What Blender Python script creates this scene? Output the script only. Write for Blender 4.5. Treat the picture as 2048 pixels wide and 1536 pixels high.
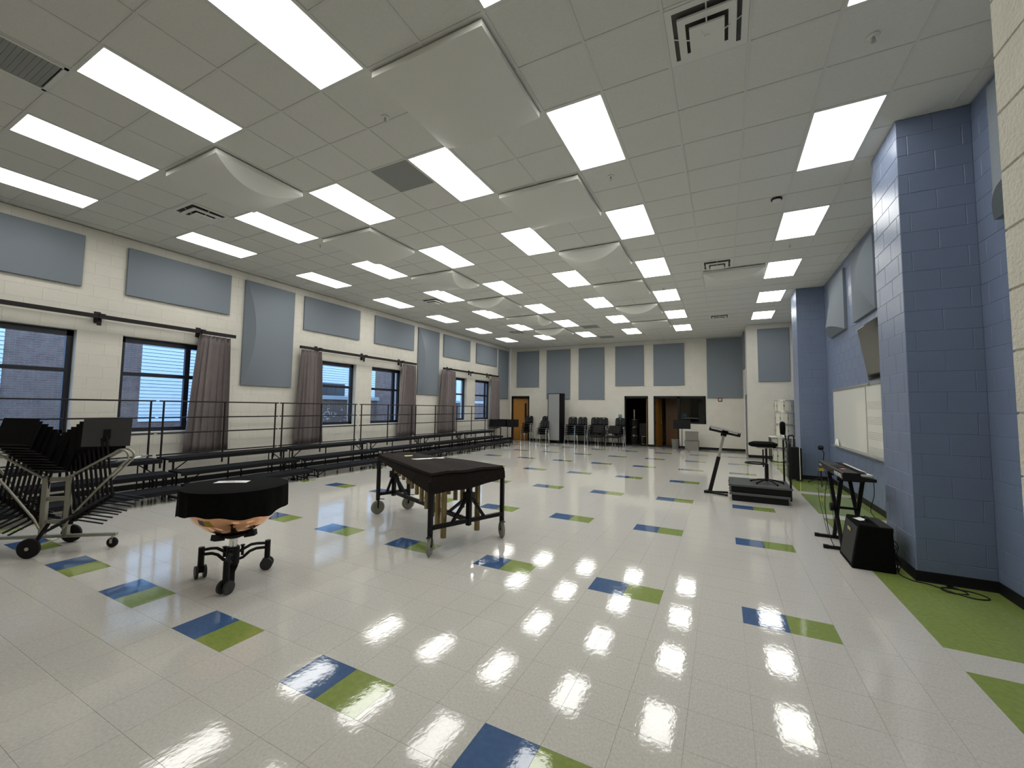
import bpy, bmesh, math, random
from mathutils import Vector, Matrix
random.seed(7)
for o in list(bpy.data.objects): bpy.data.objects.remove(o)
scene = bpy.context.scene
COL = scene.collection

# ------------------------------------------------------------------ camera
CAM = Vector((8.9026, -1.3695, 1.6207)); YAW, PITCH, ROLL = -0.4828, 0.0650, 0.0142
FPX, PX, PY = 835.68, 1008.71, 760.50
_f = Vector((math.sin(YAW)*math.cos(PITCH), math.cos(YAW)*math.cos(PITCH), math.sin(PITCH)))
_r0 = Vector((math.cos(YAW), -math.sin(YAW), 0)); _u0 = _r0.cross(_f)
CR = _r0*math.cos(ROLL) + _u0*math.sin(ROLL); CU = _u0*math.cos(ROLL) - _r0*math.sin(ROLL); CF = _f
cd = bpy.data.cameras.new('camera'); cam = bpy.data.objects.new('camera', cd); COL.objects.link(cam)
cam.matrix_world = Matrix(((CR.x, CU.x, -CF.x, CAM.x), (CR.y, CU.y, -CF.y, CAM.y), (CR.z, CU.z, -CF.z, CAM.z), (0, 0, 0, 1)))
cd.sensor_fit = 'HORIZONTAL'; cd.sensor_width = 36.0; cd.lens = FPX/2048*36
cd.shift_x = (1024-PX)/2048; cd.shift_y = (PY-768)/2048
cd.clip_start = 0.02; cd.clip_end = 200
scene.camera = cam
def proj(p):
    d = Vector(p)-CAM; z = d.dot(CF)
    if z < 0.05: return None
    return PX+FPX*d.dot(CR)/z, PY-FPX*d.dot(CU)/z, z
def rank(p, n, area):
    q = proj(p)
    if q is None or not (-60 < q[0] < 2108 and -60 < q[1] < 1596): return 0.0
    d = CAM-Vector(p); c = d.normalized().dot(Vector(n))
    return 0.0 if c <= 0 else area*c/d.length_squared

# ------------------------------------------------------------------ world and exposure
w = bpy.data.worlds.new('world'); scene.world = w; w.use_nodes = True
bg = w.node_tree.nodes['Background']; bg.inputs[0].default_value = (0.42, 0.62, 1.0, 1); bg.inputs[1].default_value = 2.6
scene.view_settings.view_transform = 'Standard'; scene.view_settings.look = 'None'
scene.view_settings.gamma = 1.0; scene.view_settings.use_curve_mapping = False
scene.view_settings.exposure = 0.66
LIGHT_STRENGTH = 6.0

# ------------------------------------------------------------------ materials
MATS = {}
def lin(h):
    h = h.lstrip('#'); v = [int(h[i:i+2], 16)/255 for i in (0, 2, 4)]
    return tuple(c/12.92 if c <= 0.04045 else ((c+0.055)/1.055)**2.4 for c in v)
def mat(name, col, rough=0.5, metal=0.0, spec=0.5, noise=None, bump=None, stretch=(1, 1, 1), coat=0, sheen=0):
    if isinstance(col, str): col = lin(col)
    m = bpy.data.materials.new(name); m.use_nodes = True; nt = m.node_tree; b = nt.nodes['Principled BSDF']
    b.inputs['Base Color'].default_value = (*col, 1); b.inputs['Roughness'].default_value = rough
    b.inputs['Metallic'].default_value = metal; b.inputs['Specular IOR Level'].default_value = spec
    if coat: b.inputs['Coat Weight'].default_value = coat; b.inputs['Coat Roughness'].default_value = 0.1
    if sheen: b.inputs['Sheen Weight'].default_value = sheen; b.inputs['Sheen Roughness'].default_value = 0.5
    if noise or bump:
        g = nt.nodes.new('ShaderNodeNewGeometry'); mp = nt.nodes.new('ShaderNodeMapping')
        mp.inputs['Scale'].default_value = stretch; nt.links.new(g.outputs['Position'], mp.inputs['Vector'])
    if noise:
        sc, amt = noise
        n = nt.nodes.new('ShaderNodeTexNoise'); n.inputs['Scale'].default_value = sc; n.inputs['Detail'].default_value = 4
        nt.links.new(mp.outputs[0], n.inputs['Vector'])
        r = nt.nodes.new('ShaderNodeValToRGB'); r.color_ramp.elements[0].position = 0.3; r.color_ramp.elements[1].position = 0.7
        r.color_ramp.elements[0].color = (*[c*(1-amt) for c in col], 1); r.color_ramp.elements[1].color = (*[min(1, c*(1+amt)) for c in col], 1)
        nt.links.new(n.outputs[0], r.inputs[0]); nt.links.new(r.outputs[0], b.inputs['Base Color'])
    if bump:
        sc, st = bump
        n2 = nt.nodes.new('ShaderNodeTexNoise'); n2.inputs['Scale'].default_value = sc; n2.inputs['Detail'].default_value = 3
        nt.links.new(mp.outputs[0], n2.inputs['Vector'])
        bp = nt.nodes.new('ShaderNodeBump'); bp.inputs['Strength'].default_value = st; bp.inputs['Distance'].default_value = 0.01
        nt.links.new(n2.outputs[0], bp.inputs['Height']); nt.links.new(bp.outputs[0], b.inputs['Normal'])
    MATS[name] = m; return m
def emis(name, col, s):
    m = bpy.data.materials.new(name); m.use_nodes = True; nt = m.node_tree
    b = nt.nodes['Principled BSDF']; b.inputs['Base Color'].default_value = (0.8, 0.8, 0.8, 1)
    b.inputs['Emission Color'].default_value = (*col, 1); b.inputs['Emission Strength'].default_value = s
    MATS[name] = m; return m
def glass(name, tint=(0.9, 0.95, 0.97), rough=0.0):
    m = bpy.data.materials.new(name); m.use_nodes = True; nt = m.node_tree; nt.nodes.clear()
    o = nt.nodes.new('ShaderNodeOutputMaterial'); t = nt.nodes.new('ShaderNodeBsdfTransparent'); t.inputs[0].default_value = (*tint, 1)
    g = nt.nodes.new('ShaderNodeBsdfGlossy'); g.inputs['Roughness'].default_value = rough
    lw = nt.nodes.new('ShaderNodeLayerWeight'); lw.inputs[0].default_value = 0.5
    pw = nt.nodes.new('ShaderNodeMath'); pw.operation = 'POWER'; pw.inputs[1].default_value = 5.0; nt.links.new(lw.outputs['Facing'], pw.inputs[0])
    f = nt.nodes.new('ShaderNodeMath'); f.operation = 'MULTIPLY_ADD'; f.inputs[1].default_value = 0.9; f.inputs[2].default_value = 0.035; nt.links.new(pw.outputs[0], f.inputs[0])
    mx = nt.nodes.new('ShaderNodeMixShader')
    nt.links.new(f.outputs[0], mx.inputs[0]); nt.links.new(t.outputs[0], mx.inputs[1]); nt.links.new(g.outputs[0], mx.inputs[2])
    nt.links.new(mx.outputs[0], o.inputs[0]); MATS[name] = m; return m

CREAM = mat('cream_paint', (0.64, 0.615, 0.545), 0.55, spec=0.4, noise=(3, 0.03), bump=(90, 0.25))
CREAMR = mat('cream_rough_block', (0.64, 0.615, 0.53), 0.7, spec=0.3, noise=(6, 0.05), bump=(60, 0.9))
BLUE = mat('blue_paint', (0.158, 0.198, 0.296), 0.33, noise=(3, 0.03), bump=(90, 0.2))
TILEW = mat('white_vinyl_tile', (0.525, 0.507, 0.468), 0.055, spec=0.5, noise=(55, 0.10), bump=(22, 0.035), stretch=(1.6, 1, 1))
TILEB = mat('blue_vinyl_tile', (0.050, 0.105, 0.23), 0.055, spec=0.5, noise=(30, 0.1), bump=(22, 0.035))
TILEG = mat('green_vinyl_tile', (0.215, 0.275, 0.07), 0.055, spec=0.5, noise=(30, 0.1), bump=(22, 0.035))
JOINT = mat('floor_joint', (0.36, 0.35, 0.325), 0.3)
CTILE = mat('ceiling_tile', (0.69, 0.69, 0.645), 0.9, spec=0.1, noise=(60, 0.03), bump=(220, 0.25))
CGRID = mat('ceiling_grid', (0.63, 0.635, 0.60), 0.5)
REFL = mat('white_reflector', (0.70, 0.70, 0.65), 0.6, spec=0.3)
BLACKV = mat('black_vinyl', (0.008, 0.008, 0.009), 0.5, spec=0.25)
FABRIC = mat('panel_fabric', (0.200, 0.226, 0.258), 0.95, spec=0.1, noise=(160, 0.08), bump=(500, 0.2))
DRAPE = mat('taupe_drape', (0.20, 0.172, 0.170), 0.9, spec=0.15, noise=(8, 0.06), bump=(200, 0.15))
BLACKM = mat('black_metal', (0.008, 0.007, 0.008), 0.45, spec=0.22)
BROWNM = mat('dark_rail_metal', (0.013, 0.010, 0.010), 0.45, spec=0.25)
RCARPET = mat('riser_carpet', (0.013, 0.0145, 0.017), 0.9, spec=0.1, noise=(120, 0.25))
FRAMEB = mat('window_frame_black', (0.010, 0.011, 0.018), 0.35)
DIFFUSE = emis('light_diffuser', (0.99, 0.985, 0.94), LIGHT_STRENGTH)
LFRAME = mat('light_frame', (0.7, 0.7, 0.66), 0.5)
GREYV = mat('grey_grille', (0.27, 0.28, 0.265), 0.7)
VENT = mat('vent_white', (0.70, 0.70, 0.66), 0.45)
THROAT_SHADE = mat('vent_throat_shade', (0.09, 0.09, 0.085), 0.9)
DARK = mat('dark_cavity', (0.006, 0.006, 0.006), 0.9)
WOOD = mat('oak_door', (0.36, 0.165, 0.028), 0.35, noise=(14, 0.16), stretch=(6, 6, 0.5))
WOODE = mat('oak_edge', (0.45, 0.25, 0.08), 0.4, noise=(20, 0.1), stretch=(6, 6, 0.5))
WOODC = mat('cabinet_wood', (0.17, 0.075, 0.018), 0.4, noise=(12, 0.15), stretch=(6, 6, 0.5))
STEELG = mat('grey_frame', (0.23, 0.23, 0.22), 0.5)
CHROME = mat('chrome', (0.78, 0.78, 0.76), 0.12, metal=1.0)
SATIN = mat('satin_steel', (0.55, 0.54, 0.48), 0.35, metal=1.0)
CARTM = mat('cart_silver_paint', (0.36, 0.35, 0.29), 0.4, metal=0.6)
BLACKP = mat('black_plastic', (0.008, 0.008, 0.008), 0.45, spec=0.22)
CHAIRP = mat('chair_shell', (0.012, 0.012, 0.013), 0.5, spec=0.22)
CHAIRF = mat('arm_chair_fabric', (0.022, 0.021, 0.021), 0.9, spec=0.15, noise=(150, 0.2))
BLACKF = mat('black_cloth', (0.006, 0.006, 0.006), 0.9, spec=0.06, noise=(40, 0.2), bump=(300, 0.2))
BROWNF = mat('brown_black_cloth', (0.017, 0.0125, 0.011), 0.85, spec=0.1, noise=(30, 0.2), bump=(250, 0.2))
COPPER = mat('polished_copper', (0.80, 0.43, 0.24), 0.10, metal=1.0, noise=(8, 0.04))
BRASS = mat('tan_resonator', (0.30, 0.225, 0.105), 0.38, metal=0.65)
RUBBERG = mat('grey_rubber', (0.24, 0.24, 0.195), 0.7)
RUBBERB = mat('black_rubber', (0.008, 0.007, 0.008), 0.6, spec=0.25)
PAPER = mat('white_paper', (0.80, 0.80, 0.78), 0.7)
INK = mat('grey_ink', (0.16, 0.16, 0.16), 0.8)
YELLOW = mat('yellow_note', (0.75, 0.70, 0.18), 0.7)
GREYFAB = mat('grey_divider_fabric', (0.27, 0.275, 0.275), 0.95, spec=0.1, noise=(200, 0.1))
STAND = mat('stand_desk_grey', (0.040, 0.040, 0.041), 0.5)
STANDD = mat('stand_desk_black', (0.005, 0.005, 0.0055), 0.55, spec=0.12)
DECK = mat('podium_carpet', (0.10, 0.105, 0.107), 0.9, spec=0.15, noise=(200, 0.2))
WBOARD = mat('whiteboard_enamel', (0.70, 0.69, 0.62), 0.12)
ALU = mat('aluminium_trim', (0.55, 0.55, 0.53), 0.35, metal=0.8)
SCREEN = mat('tv_screen', (0.010, 0.010, 0.009), 0.06, spec=0.8)
DRUMW = mat('white_drum_shell', (0.66, 0.63, 0.52), 0.25)
WHITEK = mat('piano_key_white', (0.75, 0.74, 0.66), 0.3)
GREYP = mat('grey_plastic', (0.19, 0.18, 0.165), 0.55)
CARDB = mat('grey_file_box', (0.235, 0.225, 0.195), 0.7)
SIGNB = mat('blue_sign', (0.05, 0.13, 0.20), 0.4)
SIGNT = mat('pale_blue_sign_print', (0.20, 0.35, 0.45), 0.5)
REDP = mat('red_plastic', (0.20, 0.02, 0.02), 0.4)
GOLD = mat('gold_badge', (0.45, 0.40, 0.18), 0.4, metal=0.5)
BRICK = mat('dark_brick', (0.175, 0.115, 0.095), 0.85, spec=0.2, noise=(4, 0.25))
MORTAR = mat('pale_mortar', (0.50, 0.46, 0.40), 0.9, spec=0.1)
SIDING = mat('white_siding', (0.62, 0.68, 0.72), 0.6)
COPING = mat('cast_stone_coping', (0.42, 0.45, 0.46), 0.8)
ASPHALT = mat('outside_ground', (0.10, 0.11, 0.10), 0.9)
OFFW = mat('office_paint', (0.20, 0.20, 0.185), 0.8)
OFFC = mat('office_carpet', (0.03, 0.03, 0.032), 0.95)
TEAL = mat('teal_box', (0.05, 0.22, 0.29), 0.5)
GLASS = glass('window_glass'); OGLASS = glass('office_glass', (0.62, 0.66, 0.66))
CLOTHW = mat('white_cloth', (0.75, 0.77, 0.76), 0.8)
ORANGE = mat('orange_label', (0.55, 0.2, 0.08), 0.5)

# ------------------------------------------------------------------ mesh builder
class MB:
    def __init__(s): s.v = []; s.f = []; s.m = []
    def add(s, vs, fs, mi=0):
        o = len(s.v); s.v += [tuple(p) for p in vs]; s.f += [tuple(i+o for i in f) for f in fs]; s.m += [mi]*len(fs); return s
    def box(s, a, b, mi=0):
        (x0, y0, z0), (x1, y1, z1) = [tuple(map(min, a, b)), tuple(map(max, a, b))]
        return s.add([(x0,y0,z0),(x1,y0,z0),(x1,y1,z0),(x0,y1,z0),(x0,y0,z1),(x1,y0,z1),(x1,y1,z1),(x0,y1,z1)],
                     [(0,3,2,1),(4,5,6,7),(0,1,5,4),(1,2,6,5),(2,3,7,6),(3,0,4,7)], mi)
    def bar(s, p, q, w, h=None, up=(0, 0, 1), mi=0):
        p, q = Vector(p), Vector(q); h = h or w; d = (q-p).normalized(); u = Vector(up)
        if abs(d.dot(u)) > 0.98: u = Vector((0, 1, 0))
        a = d.cross(u).normalized()*w/2; b = a.cross(d).normalized()*h/2
        vs = [p-a-b, p+a-b, p+a+b, p-a+b, q-a-b, q+a-b, q+a+b, q-a+b]
        return s.add(vs, [(0,1,2,3),(7,6,5,4),(0,4,5,1),(1,5,6,2),(2,6,7,3),(3,7,4,0)], mi)
    def cyl(s, p, q, r, r2=None, n=14, mi=0, cap=True):
        p, q = Vector(p), Vector(q); r2 = r if r2 is None else r2; d = (q-p).normalized()
        a = d.orthogonal().normalized(); b = d.cross(a)
        vs = []
        for c, rr in ((p, r), (q, r2)):
            for i in range(n):
                t = 2*math.pi*i/n; vs.append(c+a*math.cos(t)*rr+b*math.sin(t)*rr)
        fs = [(i, (i+1) % n, n+(i+1) % n, n+i) for i in range(n)]
        if cap: fs += [tuple(range(n-1, -1, -1)), tuple(range(n, 2*n))]
        return s.add(vs, fs, mi)
    def tube(s, pts, r, n=8, mi=0, closed=False):
        pts = [Vector(p) for p in pts]; k = len(pts); vs = []; a = None
        for i, p in enumerate(pts):
            if closed: d = pts[(i+1) % k]-pts[i-1]
            else: d = pts[min(i+1, k-1)]-pts[max(i-1, 0)]
            d.normalize()
            if a is None: a = d.orthogonal().normalized()
            a = (a-d*a.dot(d)).normalized(); b = d.cross(a)
            for j in range(n):
                t = 2*math.pi*j/n; vs.append(p+a*math.cos(t)*r+b*math.sin(t)*r)
        fs = []
        for i in range(k if closed else k-1):
            for j in range(n):
                i2 = (i+1) % k; fs.append((i*n+j, i*n+(j+1) % n, i2*n+(j+1) % n, i2*n+j))
        if not closed: fs += [tuple(range(n-1, -1, -1)), tuple(range((k-1)*n, k*n))]
        return s.add(vs, fs, mi)
    def lathe(s, prof, n=24, c=(0, 0, 0), mi=0, axis='z', cap=True):
        vs = []; k = len(prof)
        for (r, z) in prof:
            for j in range(n):
                t = 2*math.pi*j/n; x, y = r*math.cos(t), r*math.sin(t)
                p = (x, y, z) if axis == 'z' else ((x, z, -y) if axis == 'y' else (z, x, y))
                vs.append((p[0]+c[0], p[1]+c[1], p[2]+c[2]))
        fs = [(i*n+j, i*n+(j+1) % n, (i+1)*n+(j+1) % n, (i+1)*n+j) for i in range(k-1) for j in range(n)]
        if cap: fs += [tuple(range(n-1, -1, -1)), tuple(range((k-1)*n, k*n))]
        return s.add(vs, fs, mi)
    def prism(s, poly, h0, h1, plane='xy', mi=0):
        n = len(poly)
        def P(a, b, h): return (a, b, h) if plane == 'xy' else ((a, h, b) if plane == 'xz' else (h, a, b))
        vs = [P(a, b, h0) for a, b in poly]+[P(a, b, h1) for a, b in poly]
        fs = [tuple(range(n-1, -1, -1)), tuple(range(n, 2*n))]+[(i, (i+1) % n, n+(i+1) % n, n+i) for i in range(n)]
        return s.add(vs, fs, mi)
    def grid(s, fn, nu, nv, mi=0, wrapu=False):
        vs = [fn(i/nu, j/nv) for j in range(nv+1) for i in range(nu+(0 if wrapu else 1))]
        W = nu if wrapu else nu+1
        fs = [(j*W+i, j*W+(i+1) % W, (j+1)*W+(i+1) % W, (j+1)*W+i) for j in range(nv) for i in range(nu)]
        return s.add(vs, fs, mi)
    def mesh(s, name, mats, smooth=True, fix=True):
        me = bpy.data.meshes.new(name); me.from_pydata(s.v, [], s.f)
        for m in (mats if isinstance(mats, (list, tuple)) else [mats]): me.materials.append(m)
        if any(s.m): me.polygons.foreach_set('material_index', s.m)
        if fix:
            bm = bmesh.new(); bm.from_mesh(me); bmesh.ops.recalc_face_normals(bm, faces=bm.faces); bm.to_mesh(me); bm.free()
        if smooth:
            me.polygons.foreach_set('use_smooth', [True]*len(me.polygons)); me.set_sharp_from_angle(angle=math.radians(38))
        me.update(); return me
    def build(s, name, mats, parent=None, smooth=True, bevel=0, fix=True):
        o = bpy.data.objects.new(name, s.mesh(name, mats, smooth, fix)); COL.objects.link(o)
        if parent: o.parent = parent
        if bevel:
            b = o.modifiers.new('bevel', 'BEVEL'); b.width = bevel; b.segments = 2; b.limit_method = 'ANGLE'; b.angle_limit = math.radians(40)
        return o
def B(): return MB()
def thing(name, label, cat, loc=(0, 0, 0), rz=0, group=None):
    o = bpy.data.objects.new(name, None); o.empty_display_size = 0.1; COL.objects.link(o)
    o.location = loc; o.rotation_euler = (0, 0, rz); o['label'] = label; o['category'] = cat
    if group: o['group'] = group
    return o
def tag(o, label, cat, group=None):
    o['label'] = label; o['category'] = cat
    if group: o['group'] = group
    return o
def struct(o): o['kind'] = 'structure'; return o
def dup(root, loc, rz=None, label=None, group=None):
    r = root.copy(); COL.objects.link(r); r.location = loc
    if rz is not None: r.rotation_euler = (root.rotation_euler[0], root.rotation_euler[1], rz)
    if label: r['label'] = label
    if group: r['group'] = group
    for ch in list(root.children):
        c = ch.copy(); COL.objects.link(c); c.parent = r
        for g in list(ch.children):
            d = g.copy(); COL.objects.link(d); d.parent = c
    return r
ORD = ['first', 'second', 'third', 'fourth', 'fifth', 'sixth', 'seventh', 'eighth', 'ninth', 'tenth', 'eleventh', 'twelfth']

# ------------------------------------------------------------------ room constants
T = 0.6096; t1 = 0.3048; ZC = 4.6557
XL, XR, YF, YB = -0.85, 11.10, 17.90, -2.60
XN, YN = 9.75, 0.62            # near wall stub
XA, YA = 9.66, 15.60           # alcove corner

# ------------------------------------------------------------------ small pieces (blocks, tiles, bricks)
PCACHE = {}
def piece_verts(w_, h_, d, c):
    return [(0,0,0),(w_,0,0),(w_,0,h_),(0,0,h_),(c,d,c),(w_-c,d,c),(w_-c,d,h_-c),(c,d,h_-c)]
PF = [(4,7,6,5),(0,4,5,1),(1,5,6,2),(2,6,7,3),(3,7,4,0)]
def piece_mesh(name, w_, h_, d, c, m):
    k = (round(w_, 4), round(h_, 4), d, c, m.name)
    if k not in PCACHE:
        me = bpy.data.meshes.new(name); me.from_pydata(piece_verts(w_, h_, d, c), [], PF); me.materials.append(m); me.update(); PCACHE[k] = me
    return PCACHE[k]
def pieces(parent, name, items, d, c, limit=300, label=None):
    """items: (origin, U, N, V, w, h, material, rank).  The largest in view become objects, the rest one stuff part."""
    items.sort(key=lambda i: -i[7])
    own = [i for i in items[:limit] if i[7] > 0]; rest = items[len(own):]
    for (o, U, N, V, w_, h_, m, rk) in own:
        ob = bpy.data.objects.new(name, piece_mesh(name, w_, h_, d, c, m)); COL.objects.link(ob)
        ob.parent = parent
        ob.matrix_local = Matrix(((U.x, N.x, V.x, o.x), (U.y, N.y, V.y, o.y), (U.z, N.z, V.z, o.z), (0, 0, 0, 1)))
    if rest:
        mats = []; mb = MB()
        for (o, U, N, V, w_, h_, m, rk) in rest:
            if m not in mats: mats.append(m)
            mb.add([o+U*x+N*y+V*z for x, y, z in piece_verts(w_, h_, d, c)], PF, mats.index(m))
        ob = mb.build(name, mats, parent, smooth=False, fix=False); ob['kind'] = 'stuff'
X, Y, Z = Vector((1, 0, 0)), Vector((0, 1, 0)), Vector((0, 0, 1))
def sub(rects, o):
    out = []
    for (a0, a1, z0, z1) in rects:
        b0, b1, c0, c1 = o
        if b1 <= a0 or b0 >= a1 or c1 <= z0 or c0 >= z1: out.append((a0, a1, z0, z1)); continue
        if b0 > a0: out.append((a0, b0, z0, z1))
        if b1 < a1: out.append((b1, a1, z0, z1))
        m0, m1 = max(a0, b0), min(a1, b1)
        if c0 > z0: out.append((m0, m1, z0, c0))
        if c1 < z1: out.append((m0, m1, c1, z1))
    return out
def wall_rects(a0, a1, z0, z1, ops):
    r = [(a0, a1, z0, z1)]
    for o in ops: r = sub(r, o)
    return r
def block_items(axis, pos, ns, a0, a1, z0, z1, ops, m, course=0.2032, blen=0.4064, gap=0.004, phase=0.0, d=0.003):
    """blocks on the plane axis=pos whose visible side looks along ns; running coordinate is the other horizontal axis"""
    N = (X if axis == 'x' else Y)*ns; U = N.cross(Z); A = Y if axis == 'x' else X; s = U.dot(A)
    base = (X if axis == 'x' else Y)*(pos-ns*d); its = []
    k = 0; zz = z0
    while zz < z1-0.01:
        zt = min(zz+course, z1); a = a0-phase-(blen/2 if k % 2 else 0)
        while a < a1-0.01:
            rs = [(max(a, a0), min(a+blen, a1), zz, zt)]
            if rs[0][1]-rs[0][0] > 0.02:
                for o in ops: rs = sub(rs, o)
                for (p0, p1, q0, q1) in rs:
                    if p1-p0 < 0.025 or q1-q0 < 0.025: continue
                    g = gap/2; w_, h_ = p1-p0-gap, q1-q0-gap
                    o = base+A*((p0+g) if s > 0 else (p1-g))+Z*(q0+g)
                    c = base+A*((p0+p1)/2)+Z*((q0+q1)/2)
                    its.append((o, U, N, Z, w_, h_, m, rank(c, N, w_*h_)))
            a += blen
        zz += course; k += 1
    return its
def wall(name, axis, pos, ns, a0, a1, z0, z1, thick, ops, m, blocks=True, limit=300, phase=0.0, d=0.003):
    mb = MB(); p0 = pos-ns*d; p1 = pos-ns*thick
    for (b0, b1, c0, c1) in wall_rects(a0, a1, z0, z1, ops):
        if axis == 'x': mb.box((p0, b0, c0), (p1, b1, c1))
        else: mb.box((b0, p0, c0), (b1, p1, c1))
    o = struct(mb.build(name, m, smooth=False))
    if blocks: pieces(o, 'concrete_block', block_items(axis, pos, ns, a0, a1, z0, z1, ops, m, phase=phase, d=d), d, 0.003, limit)
    return o

# ------------------------------------------------------------------ floor
fl = MB()
fl.box((XL-0.3, YB-0.3, -0.2), (XR+0.3, YF+0.02, -0.003)); fl.box((-0.9, YF+0.02, -0.2), (8.9, 21.2, -0.003))
floor = struct(fl.build('floor', JOINT, smooth=False))
TX, TY = 6.570, 0.294
items = []
i0, i1 = math.floor((XL-TX)/t1), math.ceil((XR-TX)/t1); j0, j1 = math.floor((YB-TY)/t1), math.ceil((YF-TY)/t1)
for i in range(i0, i1):
    for j in range(j0, j1):
        x0, x1 = max(TX+i*t1, XL), min(TX+(i+1)*t1, XR); y0, y1 = max(TY+j*t1, YB), min(TY+(j+1)*t1, YF)
        if x1-x0 < 0.03 or y1-y0 < 0.03: continue
        m = TILEW
        if i >= 12: m = TILEG if j % 7 else TILEW
        elif j % 7 == 0 and i % 4 in (0, 1): m = TILEB if i % 4 == 0 else TILEG
        c = Vector(((x0+x1)/2, (y0+y1)/2, 0)); rk = rank(c, Z, (x1-x0)*(y1-y0))
        if m is not TILEW: rk *= 6 if i < 12 else 1.5
        g = 0.0004
        items.append((Vector((x0+g, y1-g, -0.003)), X, Z, -Y, x1-x0-2*g, y1-y0-2*g, m, rk))
pieces(floor, 'floor_tile', items, 0.003, 0.0003, 300)
# office and store floors behind the far wall
of = B().box((-0.9, YF+0.03, -0.003), (8.9, 21.2, 0.0)); o = of.build('carpet', OFFC, floor, smooth=False)

# ------------------------------------------------------------------ ceiling
ceiling = struct(B().box((XL-0.3, YB-0.3, ZC+0.022), (XR+0.3, YF+0.3, ZC+0.16)).build('ceiling', CTILE, smooth=False))
LIGHTS = []
for ci, i in enumerate((0, 3, 6, 9, 12)):
    for k in range(0, 7): LIGHTS.append((i, 4*k))
for k in range(0, 6): LIGHTS.append((16, 4*k+2))
VENTS = [(14, 3), (2, 3), (14, 13), (14, 22), (2, 13), (2, 22)]
GRILLES = [(5, -1)]; DARKT = [(8, 4), (7, 22), (7, 26)]
taken = set()
for (i, j) in LIGHTS: taken |= {(i, j), (i, j+1)}
taken |= set(VENTS)|set(GRILLES)|set(DARKT)
items = []
for i in range(-2, 19):
    for j in range(-5, 30):
        if (i, j) in taken: continue
        x0, x1 = max(i*T, XL), min((i+1)*T, XR); y0, y1 = max(j*T, YB), min((j+1)*T, YF)
        if x1-x0 < 0.05 or y1-y0 < 0.05: continue
        g = 0.010; c = Vector(((x0+x1)/2, (y0+y1)/2, ZC))
        items.append((Vector((x0+g, y0+g, ZC+0.020)), X, -Z, Y, x1-x0-2*g, y1-y0-2*g, CTILE, rank(c, -Z, (x1-x0)*(y1-y0))))
pieces(ceiling, 'ceiling_tile', items, 0.014, 0.002, 300)
for i in range(-1, 19):
    if XL < i*T < XR: B().box((i*T-0.012, YB, ZC), (i*T+0.012, YF, ZC+0.021)).build('grid_runner', CGRID, ceiling, smooth=False)
for j in range(-4, 30):
    run = None; segs = []
    for i in range(-2, 20):
        blocked = (i, j) in taken and (i, j-1) in taken and (i, j-1) in LIGHTS
        a, b = max(i*T, XL), min((i+1)*T, XR)
        if b-a < 0.02 or blocked:
            if run: segs.append(run); run = None
        else: run = (run[0] if run else a, b)
    if run: segs.append(run)
    for a, b in segs: B().box((a, j*T-0.012, ZC+0.0005), (b, j*T+0.012, ZC+0.021)).build('grid_cross_tee', CGRID, ceiling, smooth=False)
for (i, j) in DARKT:
    B().box((i*T+0.012, j*T+0.012, ZC+0.004), ((i+1)*T-0.012, (j+1)*T-0.012, ZC+0.018)).build('return_grille', GREYV, ceiling, smooth=False)

# ------------------------------------------------------------------ walls
WZ0, WZ1 = 1.05, 2.84
WINS = [(0.08, 1.50), (2.12, 3.54), (6.23, 7.65), (8.28, 9.70), (12.36, 13.78), (14.45, 15.87)]
wl = wall('wall_left', 'x', XL, 1, YB, YF, 0, ZC, 0.32, [(a, b, WZ0, WZ1) for a, b in WINS], CREAM)
D1 = (-0.75, 0.24); D2 = (4.95, 5.96); D3 = (6.20, 7.22); OW = (7.22, 8.26); DH = 2.21
wf = wall('wall_far', 'y', YF, -1, XL, XA, 0, ZC, 0.22, [(D1[0], D1[1], 0, DH), (D2[0], D2[1], 0, DH), (D3[0], D3[1], 0, DH), (OW[0], OW[1], 1.05, DH)], CREAM)
DS = (16.0, 17.0)
wall('wall_alcove_side', 'x', XA, -1, YA+0.001, YF, 0, ZC, 0.2, [(DS[0], DS[1], 0, DH)], CREAM)
wall('wall_alcove', 'y', YA, -1, XA, XR, 0, ZC, 0.2, [], CREAM)
wall('wall_right', 'x', XR, -1, YN, YA, 0, ZC, 0.25, [], BLUE)
wall('wall_near', 'x', XN, -1, YB, YN, 0, ZC, 0.2, [], CREAMR, d=0.008)
wall('wall_near_return', 'y', YN, 1, XN+0.02, XR, 0, ZC, 0.2, [], CREAM, blocks=False)
wall('wall_back', 'y', YB, 1, XL, XN, 0, ZC, 0.25, [], mat('back_wall_tan', (0.30, 0.27, 0.22), 0.6), blocks=False)  # unseen wall, its tan darkened to cut light bounced onto the near floor
def pilaster(y0, y1, x0, ph):
    d = 0.003
    o = struct(B().box((x0+d, y0+d, 0), (XR, y1-d, ZC)).build('pilaster', BLUE, smooth=False))
    its = block_items('y', y0, -1, x0, XR, 0, ZC, [], BLUE, phase=ph)+block_items('x', x0, -1, y0, y1, 0, ZC, [], BLUE, phase=ph)
    pieces(o, 'concrete_block', its, d, 0.003, 300)
pilaster(4.20, 5.01, 10.54, 0.12); pilaster(10.99, 11.80, 10.54, 0.12)
def base(name, p, q, n):
    p, q, n = Vector((*p, 0)), Vector((*q, 0)), Vector((*n, 0)); d = (q-p).normalized()
    prof = [(0.0, 0.0), (0.012, 0.0), (0.009, 0.01), (0.006, 0.095), (0.003, 0.1), (0.0, 0.1)]
    vs = [p+n*a+Z*b for a, b in prof]+[q+n*a+Z*b for a, b in prof]; k = len(prof)
    struct(MB().add(vs, [tuple(range(k)), tuple(range(2*k-1, k-1, -1))]+[(i, (i+1) % k, k+(i+1) % k, k+i) for i in range(k)]).build(name, BLACKV, smooth=False))
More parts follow.
